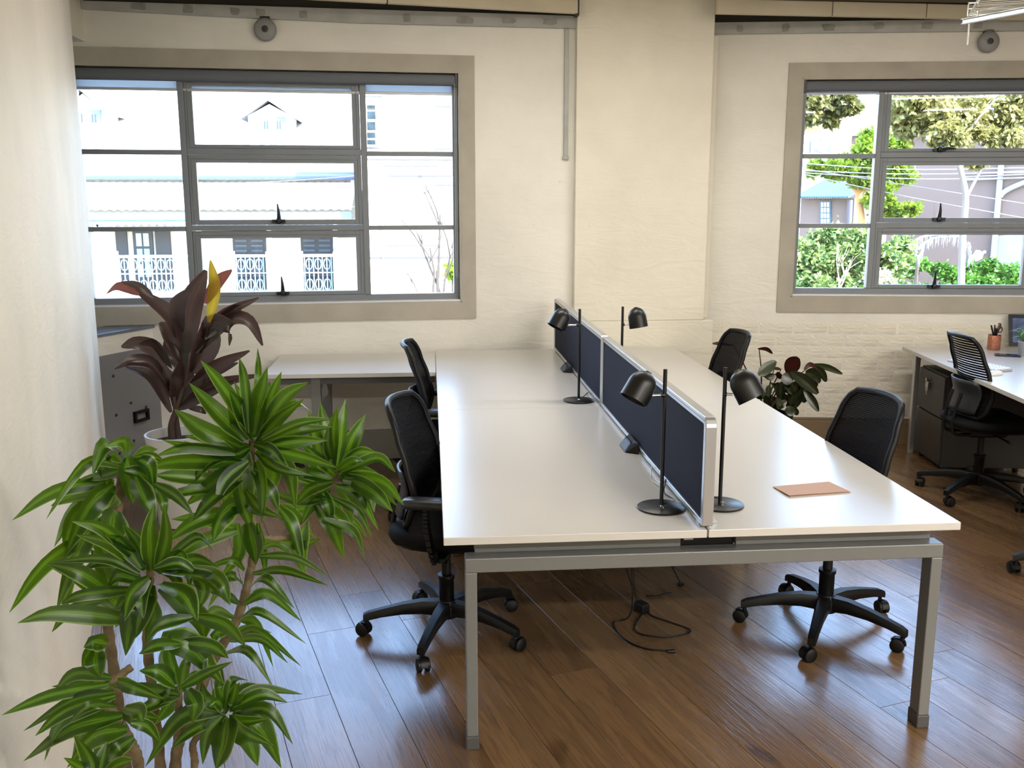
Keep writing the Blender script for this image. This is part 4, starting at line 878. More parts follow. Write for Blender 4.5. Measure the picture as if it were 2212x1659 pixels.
# ---- cordyline by the low wall
M_cord = leaf_mat('wine_dark_leaf', [(0, (72, 42, 42)), (.08, (42, 34, 32)), (.45, (50, 41, 38)), (.5, (84, 44, 48)), (.55, (48, 40, 37)), (.92, (40, 33, 31)), (1, (76, 42, 44))], .24, .26, tcol=(150, 104, 80), randv=.3, spec=.6)
M_cordy = leaf_mat('yellow_leaf', [(0, (170, 140, 40)), (.5, (204, 172, 60)), (1, (170, 140, 40))], .35, .45, tcol=(220, 180, 50))
M_cordr = leaf_mat('orange_red_leaf', [(0, (120, 66, 62)), (.5, (132, 82, 68)), (1, (120, 62, 70))], .28, .3, tcol=(200, 110, 80))
K4 = lambda x, y: (100+x/3.19, 480+y/3.19)
cy = empty('cordyline', ony(385, 960, 5.05)*1, 'dark wine red cordyline in a white pot beside the left window', 'plant')
CL = [((960, 900, 985, 600, 1100, 330), 150, 0), ((1120, 690, 1160, 450, 1132, 262), 78, 1), ((1100, 560, 1180, 420, 1280, 328), 80, 2), ((930, 760, 900, 600, 975, 465), 110, 0), ((910, 800, 860, 640, 600, 452), 95, 0), ((640, 500, 500, 440, 415, 490), 56, 2), ((740, 520, 640, 440, 515, 412), 46, 0),
      ((950, 980, 880, 790, 780, 692), 130, 0), ((945, 1060, 880, 930, 818, 812), 120, 0), ((970, 1080, 985, 860, 990, 700), 110, 0), ((1010, 1040, 1110, 830, 1110, 655), 150, 0), ((1030, 900, 1200, 650, 1465, 520), 66, 0), ((1090, 800, 1250, 640, 1355, 570), 90, 0), ((1060, 880, 1260, 670, 1400, 680, 1490, 850), 84, 0), ((1060, 900, 1120, 690, 1260, 730, 1260, 850), 96, 0),
      ((960, 1180, 1150, 1000, 1400, 885), 84, 0), ((950, 1220, 1100, 1070, 1320, 968), 66, 0), ((940, 1260, 1150, 1120, 1480, 1050), 76, 0), ((890, 1190, 770, 900, 640, 830, 518, 860), 100, 0), ((830, 980, 740, 840, 640, 840), 54, 0), ((880, 1200, 740, 990, 600, 955, 470, 1010), 80, 0), ((860, 1310, 730, 1070, 545, 995), 74, 0), ((915, 1260, 960, 1120, 1000, 990), 94, 0), ((890, 1290, 900, 1100, 930, 950), 84, 0), ((910, 1290, 1050, 1210, 1330, 1080), 66, 0),
      ((930, 1270, 1000, 1150, 1100, 1010), 90, 0), ((900, 1250, 850, 1120, 800, 1050), 70, 0), ((980, 1280, 1060, 1290, 1100, 1320), 40, 0)]
for i, (v, w, k) in enumerate(CL):
    px = [K4(v[j], v[j+1]) for j in range(0, len(v), 2)]; m = len(px); dd = rl.uniform(-.16, .12)
    P = [ony(x, y, 5.05+dd*j/(m-1)+rl.uniform(-.02, .02)) for j, (x, y) in enumerate(px)]
    D = P[-1]-P[0]; roll = rl.uniform(-.5, .5); sc_ = (P[1]-CAM).length/FPX
    blade(P, w/3.19*sc_*1.1, view_side(P[1], D, roll), 'broad', rl.uniform(.15, .5), 12, rl.uniform(-.2, .2)).build('leaf', (M_cord, M_cordy, M_cordr)[k], cy, smooth=180, uv=True, loc=P[0])
def ctube(pp, rr, name='stem', m=None, par=None):
    c = bez(pp, 6); n = len(c); G().tube(c, [rr[0]+(rr[1]-rr[0])*i/(n-1) for i in range(n)], 8).build(name, m or M_bark, par, smooth=60)
M_dstem = mat('dark_stem', (62, 46, 38), .7, var=.2, vscale=20)
ctube([ony(*K4(870, 1500), 5.05), ony(*K4(865, 1400), 5.05), ony(*K4(900, 1290), 5.05), ony(*K4(940, 1150), 5.05), ony(*K4(970, 1000), 5.04)], (.022, .012), par=cy, m=M_dstem)
ctube([ony(*K4(910, 1480), 5.06), ony(*K4(900, 1400), 5.06), ony(*K4(890, 1300), 5.05), ony(*K4(880, 1200), 5.04)], (.018, .010), par=cy, m=M_dstem)
pc0 = ony(383, 950, 5.05); T = Matrix.Translation((pc0.x, 5.05, 0))
rh = ony(383, 935, 5.05).z
G(T).lathe([(.0005, 0), (.11, 0), (.12, .008), (.158, rh-.03), (.164, rh), (.152, rh), (.148, rh-.06), (.0005, rh-.06)], 36).build('pot', mat('white_glazed_pot', (196, 196, 194), .45), cy, smooth=40)
G(T).lathe([(.0005, rh-.045), (.149, rh-.05)], 24).build('soil', MATS['potting_soil'], cy)

# ---- dark leafy plant behind the far right chair
M_rub = leaf_mat('dark_rubber_leaf', [(0, (44, 52, 30)), (.46, (54, 64, 36)), (.5, (84, 88, 50)), (.54, (54, 64, 36)), (1, (44, 52, 30))], .22, .10, randv=.5, spec=.6)
M_rubr = leaf_mat('brown_red_leaf', [(0, (58, 26, 22)), (.5, (74, 34, 26)), (1, (58, 26, 22))], .35, .15)
K8 = lambda x, y: (1520+x/6.506, 680+y/6.506)
ru = empty('rubber_plant', (2.17, 5.97, 0), 'dark broad leaved plant in a dark pot against the brick wall', 'plant')
RL = [((770, 850, 880, 760, 1015, 648), 150, 0), ((1180, 830, 1250, 700, 1330, 600), 200, 1), ((1140, 840, 1260, 760, 1350, 730), 60, 0), ((1120, 830, 1170, 900, 1180, 985), 165, 0), ((1230, 800, 1420, 930, 1605, 1110), 165, 0), ((1410, 770, 1500, 700, 1600, 760), 64, 1), ((1520, 700, 1740, 740, 1950, 832), 84, 0), ((1550, 720, 1660, 820, 1725, 940), 100, 0),
      ((1430, 810, 1560, 840, 1640, 950), 160, 0), ((1390, 830, 1500, 900, 1590, 1010), 130, 0), ((1410, 1040, 1520, 1200, 1612, 1358), 110, 0), ((1300, 930, 1300, 1120, 1285, 1305), 200, 0), ((1370, 1000, 1425, 1120, 1400, 1235), 120, 0), ((1090, 940, 1080, 1090, 1100, 1215), 120, 0), ((1190, 1110, 1225, 1230, 1200, 1350), 130, 0), ((900, 1060, 900, 1140, 880, 1205), 110, 0),
      ((1020, 840, 900, 845, 805, 862), 44, 0), ((1020, 830, 930, 890, 850, 870), 64, 0), ((970, 745, 1030, 758, 1085, 770), 44, 1), ((840, 1170, 760, 1130, 690, 1100), 100, 0), ((940, 960, 1000, 1010, 1060, 955), 84, 0), ((420, 430, 240, 405, 122, 404), 52, 0), ((760, 475, 880, 480, 968, 545), 54, 1), ((1040, 800, 1060, 850, 1080, 900), 80, 1)]
rb = random.Random(8)
for k in range(26):
    x = rb.uniform(820, 1320); y = rb.uniform(930, 1330); a = rb.uniform(-2.6, -.5)
    if y > 1000+(x-820)*.95+120: continue
    L = rb.uniform(130, 200); RL.append(((x, y, x-math.cos(a)*L*.5, y-math.sin(a)*L*.5, x-math.cos(a)*L*.8, y-math.sin(a)*L), rb.uniform(80, 130), 0))
for (v, w, k) in RL:
    px = [K8(v[j], v[j+1]) for j in range(0, len(v), 2)]; dd = rb.uniform(-.10, .10); b0_ = 5.93+rb.uniform(-.12, .08)
    P = [ony(x, y, b0_+dd*j/2) for j, (x, y) in enumerate(px)]; D = P[-1]-P[0]; sc_ = (P[1]-CAM).length/FPX
    blade(P, w/6.506*sc_*1.05, view_side(P[1], D, rb.uniform(-.5, .5)), 'oval', rb.uniform(.1, .35), 10).build('leaf', (M_rub, M_rubr)[k], ru, smooth=180, uv=True, loc=P[0])
pot0 = Vector((2.17, 5.97, .32))
for v in ((1240, 800), (1420, 780), (1000, 740), (1090, 760), (1300, 930), (1100, 940), (1500, 720), (780, 480), (420, 430)):
    q = ony(*K8(*v), 5.95); ctube([pot0+Vector((rb.uniform(-.03, .03), rb.uniform(-.03, .03), 0)), (pot0*.45+q*.55)+Vector((0, 0, .03)), q], (.006, .003), 'stem', M_rubr if v[0] < 1100 and v[1] < 800 else M_dstem, ru)
T = Matrix.Translation((2.17, 5.97, 0))
G(T).lathe([(.0005, 0), (.12, 0), (.13, .01), (.155, .30), (.165, .305), (.165, .335), (.150, .335), (.148, .28), (.0005, .28)], 32).build('pot', mat('dark_slate_pot', (40, 42, 50), .5), ru, smooth=40)
G(T).lathe([(.0005, .29), (.149, .285)], 24).build('soil', MATS['potting_soil'], ru)

# leaves of the small plant on the right desk
q = top(2214, 768)+Vector((0, 0, .085))
for k in range(16):
    a = 2*math.pi*k/16*2.4; L = rb.uniform(.08, .13); e = Vector((math.cos(a), math.sin(a), 0)); up = rb.uniform(.03, .09)
    P = [q+e*.012, q+e*L*.5+Vector((0, 0, up)), q+e*L+Vector((0, 0, up*.75))]
    blade(P, .020, e.cross(Vector((0, 0, 1))), 'lance', .3, 8).build('leaf', M_leafs, sp, smooth=180, uv=True, loc=P[0])
# ---- small electronics on the right desk
q = top(2176, 769); ph = empty('mobile_phone', q, 'dark blue mobile phone lying on the right desk', 'phone')
T = Matrix.Translation(q) @ Matrix.Rotation(R(62), 4, 'Z')
G(T).box(-.036, .036, -.075, .075, .0003, .009).build('body', mat('navy_phone', (34, 44, 72), .3), ph, bevel=.004)
G(T).box(-.032, .032, -.066, .066, .0088, .0098).build('screen', mat('dark_phone_glass', (26, 36, 62), .12), ph)
kb = empty('keyboard', top(2135, 797), 'slim white keyboard on the right desk', 'keyboard')
ka = top(2079, 787); kc = top(2186, 804); KX = (top(2140, 783)-top(2079, 787)); 
kx = (Vector((3.40, 5.20, 0))-Vector((3.20, 5.62, 0))).normalized()
k0 = Vector((*top(2187, 802).xy, .7256)); ku = Vector((-.20, .98, 0)).normalized(); kv = Vector((.98, .20, 0)).normalized()
def kbox(u0, u1, v0, v1, z0, z1, g): return g.hexa([k0+ku*u0+kv*v0+Vector((0, 0, z0)), k0+ku*u1+kv*v0+Vector((0, 0, z0)), k0+ku*u1+kv*v1+Vector((0, 0, z0)), k0+ku*u0+kv*v1+Vector((0, 0, z0)), k0+ku*u0+kv*v0+Vector((0, 0, z1)), k0+ku*u1+kv*v0+Vector((0, 0, z1)), k0+ku*u1+kv*v1+Vector((0, 0, z1+.006)), k0+ku*u0+kv*v1+Vector((0, 0, z1+.006))])
M_kb = mat('white_keyboard', (222, 222, 224), .4)
kbox(0, .40, -.115, 0, 0, .008, G()).build('body', mat('aluminium_tray', (190, 192, 198), .35, .5), kb, bevel=.002)
g = G()
for i in range(14):
    for j in range(5): kbox(.01+i*.0272, .01+i*.0272+.0225, -.108+j*.0205, -.108+j*.0205+.0165, .0085+j*.001, .0105+j*.001, g)
tag(g.build('keys', M_kb, kb), kind='stuff')
q = top(2148, 809); ms = empty('computer_mouse', q, 'flat white computer mouse beside the keyboard', 'mouse')
T = Matrix.Translation(q) @ Matrix.Rotation(R(15), 4, 'Z'); rows = []
for j in range(7):
    t = j/6; rows.append([Vector((.057*math.cos(2*math.pi*k/24)*math.cos(t*1.45), .029*math.sin(2*math.pi*k/24)*math.cos(t*1.45)**.8, .006+.017*math.sin(t*1.57))) for k in range(25)])
G(T).grid([[Vector((p.x, p.y, .0003)) for p in rows[0]]]+rows).build('shell', mat('glossy_white', (235, 235, 236), .2), ms, smooth=60)
G(T).grid([[Vector((p.x*.97, p.y*.97, .0002)) for p in rows[0]], [Vector((p.x*1.008, p.y*1.008, .004)) for p in rows[0]]]).build('rim', M_alu, ms, smooth=60)

# ================================================================== CABLE BASKET AT THE CEILING
ct = empty('cable_basket', (2.75, 4.5, 2.6), 'silver wire cable basket hung from the ceiling at the top right corner', 'cable tray')
c0 = ony(2091, 34, 4.4); cx_ = (onz(2260, 25, c0.z)-c0).normalized(); cn_ = -(onz(2111, 0, c0.z)-c0).normalized()
M_wire = mat('zinc_wire', (214, 212, 204), .3, .75)
def cp(a, b, z): return c0+cx_*a+cn_*b+Vector((0, 0, z))
for (b, z) in [(-.042*k, .0) for k in range(11)]+[(-.435, .03), (-.435, .055), (.012, .03), (.012, .055)]:
    G().tube([cp(0, b, z), cp(1.6, b, z)], .0028, 6).build('long_wire', M_wire, ct, smooth=60)
for a in (0, .35, .7, 1.05, 1.4):
    G().tube([cp(a, -.435, .06), cp(a, -.435, .004), cp(a, -.42, -.004), cp(a, 0, -.004), cp(a, .012, .004), cp(a, .012, .06)], .0034, 6).build('cross_wire', M_wire, ct, smooth=60)
s0 = ony(2079, 52, 4.35); s1 = onz(2300, 11, s0.z)
g = G(); g.bar(s0, s1, .022, .002); g.bar(s0+Vector((0, 0, .010)), s1+Vector((0, 0, .010)), .002, .018); g.bar(s0+Vector((0, 0, .02)), s1+Vector((0, 0, .02)), .022, .002)
g.build('strut', M_alu, ct)
r0_ = ony(2090, 97, 4.36); G().tube([r0_, Vector((r0_.x, r0_.y, s0.z+.03))], .0045, 8).build('threaded_rod', M_wire, ct, smooth=60)
r1_ = ony(2112, 40, 4.30); G().tube([r1_, Vector((r1_.x, r1_.y, HC))], .005, 8).build('threaded_rod', M_wire, ct, smooth=60)
for k, (b, m) in enumerate(((-.24, M_black), (-.20, MATS['white_cord']), (-.12, M_black), (-.06, MATS['white_cord']))):
    G().tube(bez([cp(.02, b, .012), cp(.5, b+.03, .012), cp(1.0, b-.02, .012), cp(1.55, b, .012)], 5), .006, 6).build('cable', m, ct, smooth=60)
G().tube(bez([cp(.55, -.33, .03), cp(.5, -.35, -.02), cp(.42, -.36, -.045), cp(.38, -.35, -.03)], 5), .004, 6).build('cable', M_black, ct, smooth=60)
# ================================================================== OUTSIDE
M_rend = mat('white_render', (214, 210, 202), .8, var=.04, bump=.1, bscale=8)
M_roofw = mat('pale_slate_roof', (168, 168, 170), .6, var=.10, vscale=2)
M_shad = mat('charcoal_joinery', (44, 48, 58), .5)
M_blued = mat('dark_blue_pane', (60, 92, 130), .15)
M_iron = mat('pale_blue_iron_lace', (104, 134, 146), .5)
M_corr = mat('pale_corrugated_iron', (198, 206, 214), .35, .3)
M_road = mat('asphalt', (92, 92, 94), .9, var=.15, vscale=1)
g = G().box(-80, 90, 7.2, 130, -4.4, -4.2); tag(g.build('street_ground', M_road), 'grey asphalt street and ground outside the windows', 'ground')
def X(px, Y, py=437): return ony(px, py, Y).x
def Zp(py, Y, px=500): return ony(px, py, Y).z
def fbox2(g, xa, xb, ya, yb, Y0, Y1):          # seen extents at depth Y0, going back to Y1
    pm = (xa+xb)/2; z1 = Zp(ya, Y0, pm); z0 = Zp(yb, Y0, pm)
    return g.box(X(xa, Y0, (ya+yb)/2), X(xb, Y0, (ya+yb)/2), Y0, Y1, min(z0, z1), max(z0, z1))
th = empty('terrace_house', (X(400, 24), 25, -4.2), 'sunlit white terrace house with dormers and iron lace balcony across the street', 'house')
xl, xr = X(-260, 24), X(772, 24)
ze = Zp(384, 24); zb = Zp(640, 24)
G().box(xl, xr, 24, 32, -4.2, ze).build('wall', M_rend, th)
# roof slope, parapet on the right
zr = ze+6.2
G().hexa([(xl, 23.5, ze-.02), (xr, 23.5, ze-.02), (xr, 31, zr-.1), (xl, 31, zr-.1), (xl, 23.5, ze+.10), (xr, 23.5, ze+.10), (xr, 31, zr), (xl, 31, zr)]).build('roof', M_roofw, th)
G().hexa([(xr-.1, 23.45, ze-.3), (xr+.25, 23.45, ze-.3), (xr+.25, 31, zr-.3), (xr-.1, 31, zr-.3), (xr-.1, 23.45, ze+.55), (xr+.25, 23.45, ze+.55), (xr+.25, 31, zr+.5), (xr-.1, 31, zr+.5)]).build('parapet', mat('pinkish_parapet', (196, 180, 176), .8), th)
g = G().tube([(xl, 23.42, ze+.03), (xr, 23.42, ze+.03)], .09, 8); g.build('gutter', mat('blue_grey_gutter', (70, 84, 124), .4), th, smooth=50)
G().box(xl, xr, 23.52, 24.0, ze-.26, ze-.12).build('soffit', M_rend, th)
for i in range(10):
    z = ze-.55-.02*i
G().box(xl, xr, 23.93, 24.0, Zp(397, 24), Zp(393, 24)).build('string_course', M_rend, th)
def roof_z(Y): return ze+.1+(zr-ze-.1)*(Y-23.5)/7.5
def dormer(pa, pb, ptop, papex, pbot, pw0, pw1, wt):
    Y0 = 24.15; pc_ = (pa+pb)/2
    x0, x1 = X(pa, Y0, 300), X(pb, Y0, 300); zt = Zp(ptop, Y0, pc_); za = Zp(papex, Y0, pc_); z0 = Zp(pbot, Y0, pc_); xc = (x0+x1)/2
    z0 = min(z0, roof_z(Y0)-.05); Y1 = Y0+3.4
    dm = G().add([(x0, Y0, z0), (x1, Y0, z0), (x1, Y0, zt), (xc, Y0, za-.06), (x0, Y0, zt), (x0, Y1, z0), (x1, Y1, z0), (x1, Y1, zt), (xc, Y1, za-.06), (x0, Y1, zt)],
                 [(0, 1, 2, 3, 4), (0, 4, 9, 5), (1, 6, 7, 2), (5, 9, 8, 7, 6), (2, 7, 8, 3), (3, 8, 9, 4)]).build('dormer', M_rend, th)
    ov = .14
    for (a, b) in (((x0-ov, zt-.10), (xc, za)), ((xc, za), (x1+ov, zt-.10))):
        G().hexa([(a[0], Y0-.2, a[1]), (b[0], Y0-.2, b[1]), (b[0], Y1, b[1]), (a[0], Y1, a[1]), (a[0], Y0-.2, a[1]+.09), (b[0], Y0-.2, b[1]+.09), (b[0], Y1, b[1]+.09), (a[0], Y1, a[1]+.09)]).build('dormer_roof', mat('grey_barge', (96, 96, 96), .6), dm)
    w0, w1 = X(pw0, Y0, 280), X(pw1, Y0, 280); wz1 = Zp(wt, Y0, pc_); wz0 = max(z0+.05, roof_z(Y0)+.02)
    fr = G().box(w0-.06, w1+.06, Y0-.05, Y0+.0, wz0, wz1+.06).build('window_frame', mat('pale_blue_joinery', (84, 116, 140), .5), dm)
    xm = (w0+w1)/2
    for (a, b) in ((w0, xm-.06), (xm+.06, w1)):
        G().box(a+.03, b-.03, Y0-.07, Y0-.045, wz0+.02, wz1-.28).build('pane', mat('bright_pane', (150, 190, 214), .1), fr)
        for k in range(2):
            q = a+.03+(b-a-.06)*k/2; G().box(q+.02, q+(b-a-.06)/2-.02, Y0-.07, Y0-.045, wz1-.22, wz1-.04).build('pane', M_shad, fr)
dormer(538, 632, 250, 219, 312, 568, 612, 258)
dormer(140, 232, 240, 196, 300, 168, 216, 243)
# veranda roof, fringe, posts
Yv = 22.2; zv = Zp(457, Yv); zw = Zp(425, 24)
n = 120; rows = [[], []]
for k in range(n+1):
    x = xl+(xr-xl)*k/n; r = .018*(1 if k % 2 else -1); rows[0].append(Vector((x, Yv-.15, zv+.05+r))); rows[1].append(Vector((x, 24, zw+.35+r)))
G().grid(rows).build('veranda_roof', M_corr, th, solid=.02)
G().box(xl, xr, Yv-.1, Yv+.02, zv-.18, zv+.0).build('veranda_beam', mat('blue_white_beam', (92, 112, 150), .5), th)
g = G(); k = 0; x = xl
while x < xr:
    g.add([(x, Yv-.04, zv-.18), (x+.17, Yv-.04, zv-.18), (x+.085, Yv-.04, zv-.42)], [(0, 2, 1)]); x += .17
g.box(xl, xr, Yv-.05, Yv-.03, zv-.27, zv-.18)
o = g.build('lace_fringe', M_iron, th, solid=.02); tag(o, kind='stuff')
piers = [(200, 256), (428, 508), (578, 655), (722, 776)]
posts = [205, 425, 578, 722]
zf = Zp(641, Yv)
G().box(xl, xr, Yv-.1, 24, zf-.22, zf).build('balcony_floor', M_rend, th)
for px in posts:
    x = X(px, Yv); G().box(x-.05, x+.05, Yv-.05, Yv+.05, zf, zv-.1).build('veranda_post', mat('white_post', (220, 224, 228), .5), th)
for (a, b) in piers:
    G().box(X(a, Yv, 590), X(b, Yv, 590), Yv-.16, Yv+.1, zf, Zp(543, Yv, (a+b)/2)).build('balcony_pier', M_rend, th)
zt_ = Zp(553, Yv); zm_ = Zp(590, Yv)
for (a, b) in ((-200, 200), (256, 428), (508, 578), (655, 722)):
    x0, x1 = X(a, Yv, 590), X(b, Yv, 590)
    G().box(x0, x1, Yv-.03, Yv+.03, zt_-.03, zt_+.03).build('top_rail', MATS['white_post'], th)
    g = G(); x = x0+.04
    g.box(x0, x1, Yv-.012, Yv+.012, zf+.04, zf+.08).box(x0, x1, Yv-.012, Yv+.012, zm_-.015, zm_+.015)
    kk = 0
    while x < x1:
        g.box(x-.012, x+.012, Yv-.01, Yv+.01, zf+.04, zt_)
        if kk % 2 == 0 and x+.2 < x1:
            for zc in ((zm_+zt_)/2, (zf+zm_)/2):
                g.tube([(x+.1+.075*math.cos(q*math.pi/4), Yv, zc+.13*math.sin(q*math.pi/4)) for q in range(8)], .014, 4, closed=True)
        x += .1; kk += 1
    tag(g.build('lace_panel', M_iron, th), kind='stuff')
# doors and windows behind the balcony
for (a, b, kind) in ((506, 576, 1), (652, 721, 1), (255, 279, 0), (292, 334, 2), (340, 372, 0), (60, 110, 1), (150, 200, 2)):
    g = G(); x0, x1 = X(a, 24, 560), X(b, 24, 560); z1 = Zp(492, 24, (a+b)/2); z0 = zf
    dr_ = g.box(x0, x1, 23.93, 24, z0, z1).build('french_door' if kind != 2 else 'balcony_window', M_shad, th)
    if kind == 1:
        xm = (x0+x1)/2
        for (u, v) in ((x0+.06, xm-.05), (xm+.05, x1-.06)):
            gg = G(); z = z0+.2
            while z < z1-.15: gg.box(u, v, 23.90, 23.93, z, z+.05); z += .12
            tag(gg.build('louvres', mat('blue_grey_louvre', (70, 82, 100), .5), dr_), kind='stuff')
    if kind == 2:
        for i in range(2):
            for j in range(3):
                u0 = x0+.06+(x1-x0-.12)*i/2; zz = z0+.3+(z1-z0-.4)*j/3
                G().box(u0+.02, u0+(x1-x0-.12)/2-.02, 23.91, 23.93, zz+.03, zz+(z1-z0-.4)/3-.03).build('pane', mat('bright_pane', (150, 190, 214), .1), dr_)
# flood light on the wall
q = ony(430, 382, 23.9); G(Matrix.Translation(q)).lathe([(.0005, 0), (.11, 0), (.13, .12), (.06, .16), (.0005, .16)], 12, Matrix.Rotation(R(90), 4, 'X')).build('flood_light', mat('beige_lamp_housing', (170, 160, 140), .5), th)
# rendered white house further right
wh = empty('rendered_house', (X(890, 21.5), 23, -4.2), 'plain white rendered house with a small side window, right of the terrace', 'house')
x0, x1 = X(784, 21.5), X(1120, 21.5)
G().box(x0, x1, 21.5, 30, -4.2, Zp(120, 21.5, 880)).build('wall', M_rend, wh)
M_str = mat('dark_string', (70, 70, 74), .8)  # string courses in one even dark grey
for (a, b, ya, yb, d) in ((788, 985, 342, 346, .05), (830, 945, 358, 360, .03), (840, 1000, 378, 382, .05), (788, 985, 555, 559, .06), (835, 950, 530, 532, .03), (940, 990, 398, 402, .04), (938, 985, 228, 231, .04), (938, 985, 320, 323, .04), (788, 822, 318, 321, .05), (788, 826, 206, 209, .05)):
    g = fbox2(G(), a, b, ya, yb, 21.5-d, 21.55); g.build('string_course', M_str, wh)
wf = fbox2(G(), 790, 815, 224, 315, 21.42, 21.5).build('window_frame', MATS['white_post'], wh)
for (ya, yb) in ((227, 257), (263, 281), (286, 298), (302, 312)):
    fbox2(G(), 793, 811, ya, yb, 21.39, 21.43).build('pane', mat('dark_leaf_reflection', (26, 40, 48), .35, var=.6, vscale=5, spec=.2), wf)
fbox2(G(), 818, 826, 405, 425, 21.4, 21.5).build('bracket', mat('grey_bracket', (120, 120, 120), .6), wh)
for px in (826,): fbox2(G(), px-1.5, px+1.5, 425, 640, 21.42, 21.5).build('downpipe', mat('pale_pipe', (190, 190, 190), .5), wh)
fe = empty('picket_fence', (X(970, 17), 17, -4.2), 'pale green timber fence beside the white house', 'fence')
for k in range(9):
    fbox2(G(), 948+k*6, 952.5+k*6, 586, 760, 17, 17.04).build('paling', mat('pale_green_paint', (170, 200, 178), .6), fe)
for (a, b) in ((604, 608), (640, 645)): fbox2(G(), 946, 1004, a, b, 17.04, 17.09).build('fence_rail', MATS['pale_green_paint'], fe)
# bare shrub
M_twig = mat('grey_twig', (66, 60, 54), .8)
bt = empty('bare_tree', ony(960, 700, 15), 'thin bare tree in front of the white house', 'tree')
rt = random.Random(21)
def branch(p, d, L, r, depth, par, m):
    e = p+d*L; mid = p+d*L*.5+Vector((rt.uniform(-1, 1), rt.uniform(-.5, .5), 0))*L*.08
    G().tube([p, mid, e], [r, r*.85, r*.65], 5).build('branch', m, par)
    if depth:
        for s in range(2 if depth < 3 else 3):
            nd = (d+Vector((rt.uniform(-.7, .7), rt.uniform(-.5, .5), rt.uniform(-.1, .5)))).normalized(); branch(p+d*L*rt.uniform(.55, 1), nd, L*rt.uniform(.55, .8), r*.6, depth-1, par, m)
branch(ony(972, 760, 15), (ony(940, 560, 15)-ony(972, 760, 15)).normalized(), 1.3, .034, 3, bt, M_twig)
branch(ony(935, 640, 15), (ony(925, 470, 15)-ony(935, 640, 15)).normalized(), .75, .022, 2, bt, M_twig)
branch(ony(905, 640, 15), (ony(880, 590, 15)-ony(905, 640, 15)).normalized(), .4, .012, 1, bt, M_twig)

def fol_mat(name, dark, light, tr=.35):
    if name in MATS: return MATS[name]
    s = NT(name); nz = s.noise(s.coord('Object'), 9., 2); c = s.ramp(nz.outputs[0], [(.35, dark), (.65, light)]).outputs[0]
    s.l(c, s.p.inputs['Base Color']); s.p.inputs['Roughness'].default_value = .5
    tl = s.n('ShaderNodeBsdfTranslucent'); s.l(c, tl.inputs[0]); mx = s.n('ShaderNodeMixShader'); mx.inputs[0].default_value = tr
    s.l(s.p.outputs[0], mx.inputs[1]); s.l(tl.outputs[0], mx.inputs[2]); s.l(mx.outputs[0], s.o.inputs[0]); MATS[name] = s.m; return s.m
def foliage(blobs, n, size, m, parent, depth=.8, droop=0., seed=1, name='foliage'):
    """leaves as small bent quads filling ellipsoids: blobs = (px, py, rx, ry, Y)"""
    rf = random.Random(seed); g = G(); tot = sum(b[2]*b[3] for b in blobs)
    for (px, py, rx, ry, Y) in blobs:
        c = ony(px, py, Y); k = Y/FPX; cnt = int(n*rx*ry/tot)
        # sub clumps give the crown lumps and gaps
        cl = []
        for _ in range(max(4, int(rx*ry/160))):
            a = Vector((rf.gauss(0, 1), rf.gauss(0, 1), rf.gauss(0, 1))).normalized()*rf.uniform(.3, .95); cl.append(Vector((a.x*rx*k, a.y*rx*k*depth, a.z*ry*k)))
        cr = min(rx, ry)*k*.46
        for _ in range(cnt):
            q = rf.choice(cl); o = Vector((rf.gauss(0, .5), rf.gauss(0, .5), rf.gauss(0, .42)))*cr
            p = c+q+o; d = Vector((rf.gauss(0, 1), rf.gauss(0, 1), rf.gauss(0, .6)-droop)).normalized(); L = size*rf.uniform(.7, 1.3)
            s = d.cross(Vector((rf.gauss(0, 1), rf.gauss(0, 1), rf.gauss(0, 1)))).normalized()*L*.26
            g.v += [p, p+d*L*.5+s, p+d*L, p+d*L*.5-s]; b = len(g.v)-4; g.f.append((b, b+1, b+2, b+3)); g.uv += [(0, 0)]*4
    me = bpy.data.meshes.new(name); me.from_pydata([tuple(v) for v in g.v], [], g.f); me.materials.append(m)
    o = bpy.data.objects.new(name, me); C.objects.link(o); o.parent = parent; o.location = -WL[parent.name]; o['kind'] = 'stuff'; return o
def trunk(pxs, Y, rs, m, par, name='trunk'):
    c = bez([ony(x, y, Y) for x, y in pxs], 5); n = len(c)
    G().tube(c, [rs[0]+(rs[1]-rs[0])*i/(n-1) for i in range(n)], 8).build(name, m, par, smooth=60)
yp = empty('yellow_green_shrub', ony(978, 640, 16), 'small yellow green shrub at the right edge of the left window', 'shrub')
trunk([(978, 640), (978, 1100)], 16, (.02, .03), M_twig, yp)
foliage([(976, 588, 10, 18, 16)], 420, .12, fol_mat('lime_leaf', (120, 160, 40), (190, 210, 70)), yp, seed=3)
trunk([(978, 640), (977, 590)], 16, (.02, .01), M_twig, yp)

# ---- through the right window
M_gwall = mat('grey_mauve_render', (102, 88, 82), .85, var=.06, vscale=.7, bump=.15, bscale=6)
gd = Vector((.64, -.768, 0)); gn = Vector((-.768, -.64, 0))
def wallq(px, py, P): v = ray(px, py); t = (P-CAM).dot(gn)/v.dot(gn); return CAM+v*t
P1 = ony(1846, 437, 25.5)
gh = empty('grey_house', P1+gd*5+Vector((0, 0, -6)), 'big shaded grey mauve house wall with white pipes seen through the right window', 'house')
a = P1-gd*.2; b = P1+gd*13; zt = wallq(2000, 286, P1).z
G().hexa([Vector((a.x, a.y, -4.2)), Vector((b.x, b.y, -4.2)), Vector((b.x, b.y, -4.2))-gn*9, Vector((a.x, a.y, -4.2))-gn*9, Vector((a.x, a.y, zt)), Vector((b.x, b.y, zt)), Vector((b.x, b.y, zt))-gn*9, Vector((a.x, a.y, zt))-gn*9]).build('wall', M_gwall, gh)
G().bar(Vector((a.x, a.y, zt+.06))+gn*.12, Vector((b.x, b.y, zt+.06))+gn*.12, .3, .14).build('eave', mat('white_eave', (214, 214, 216), .6), gh)
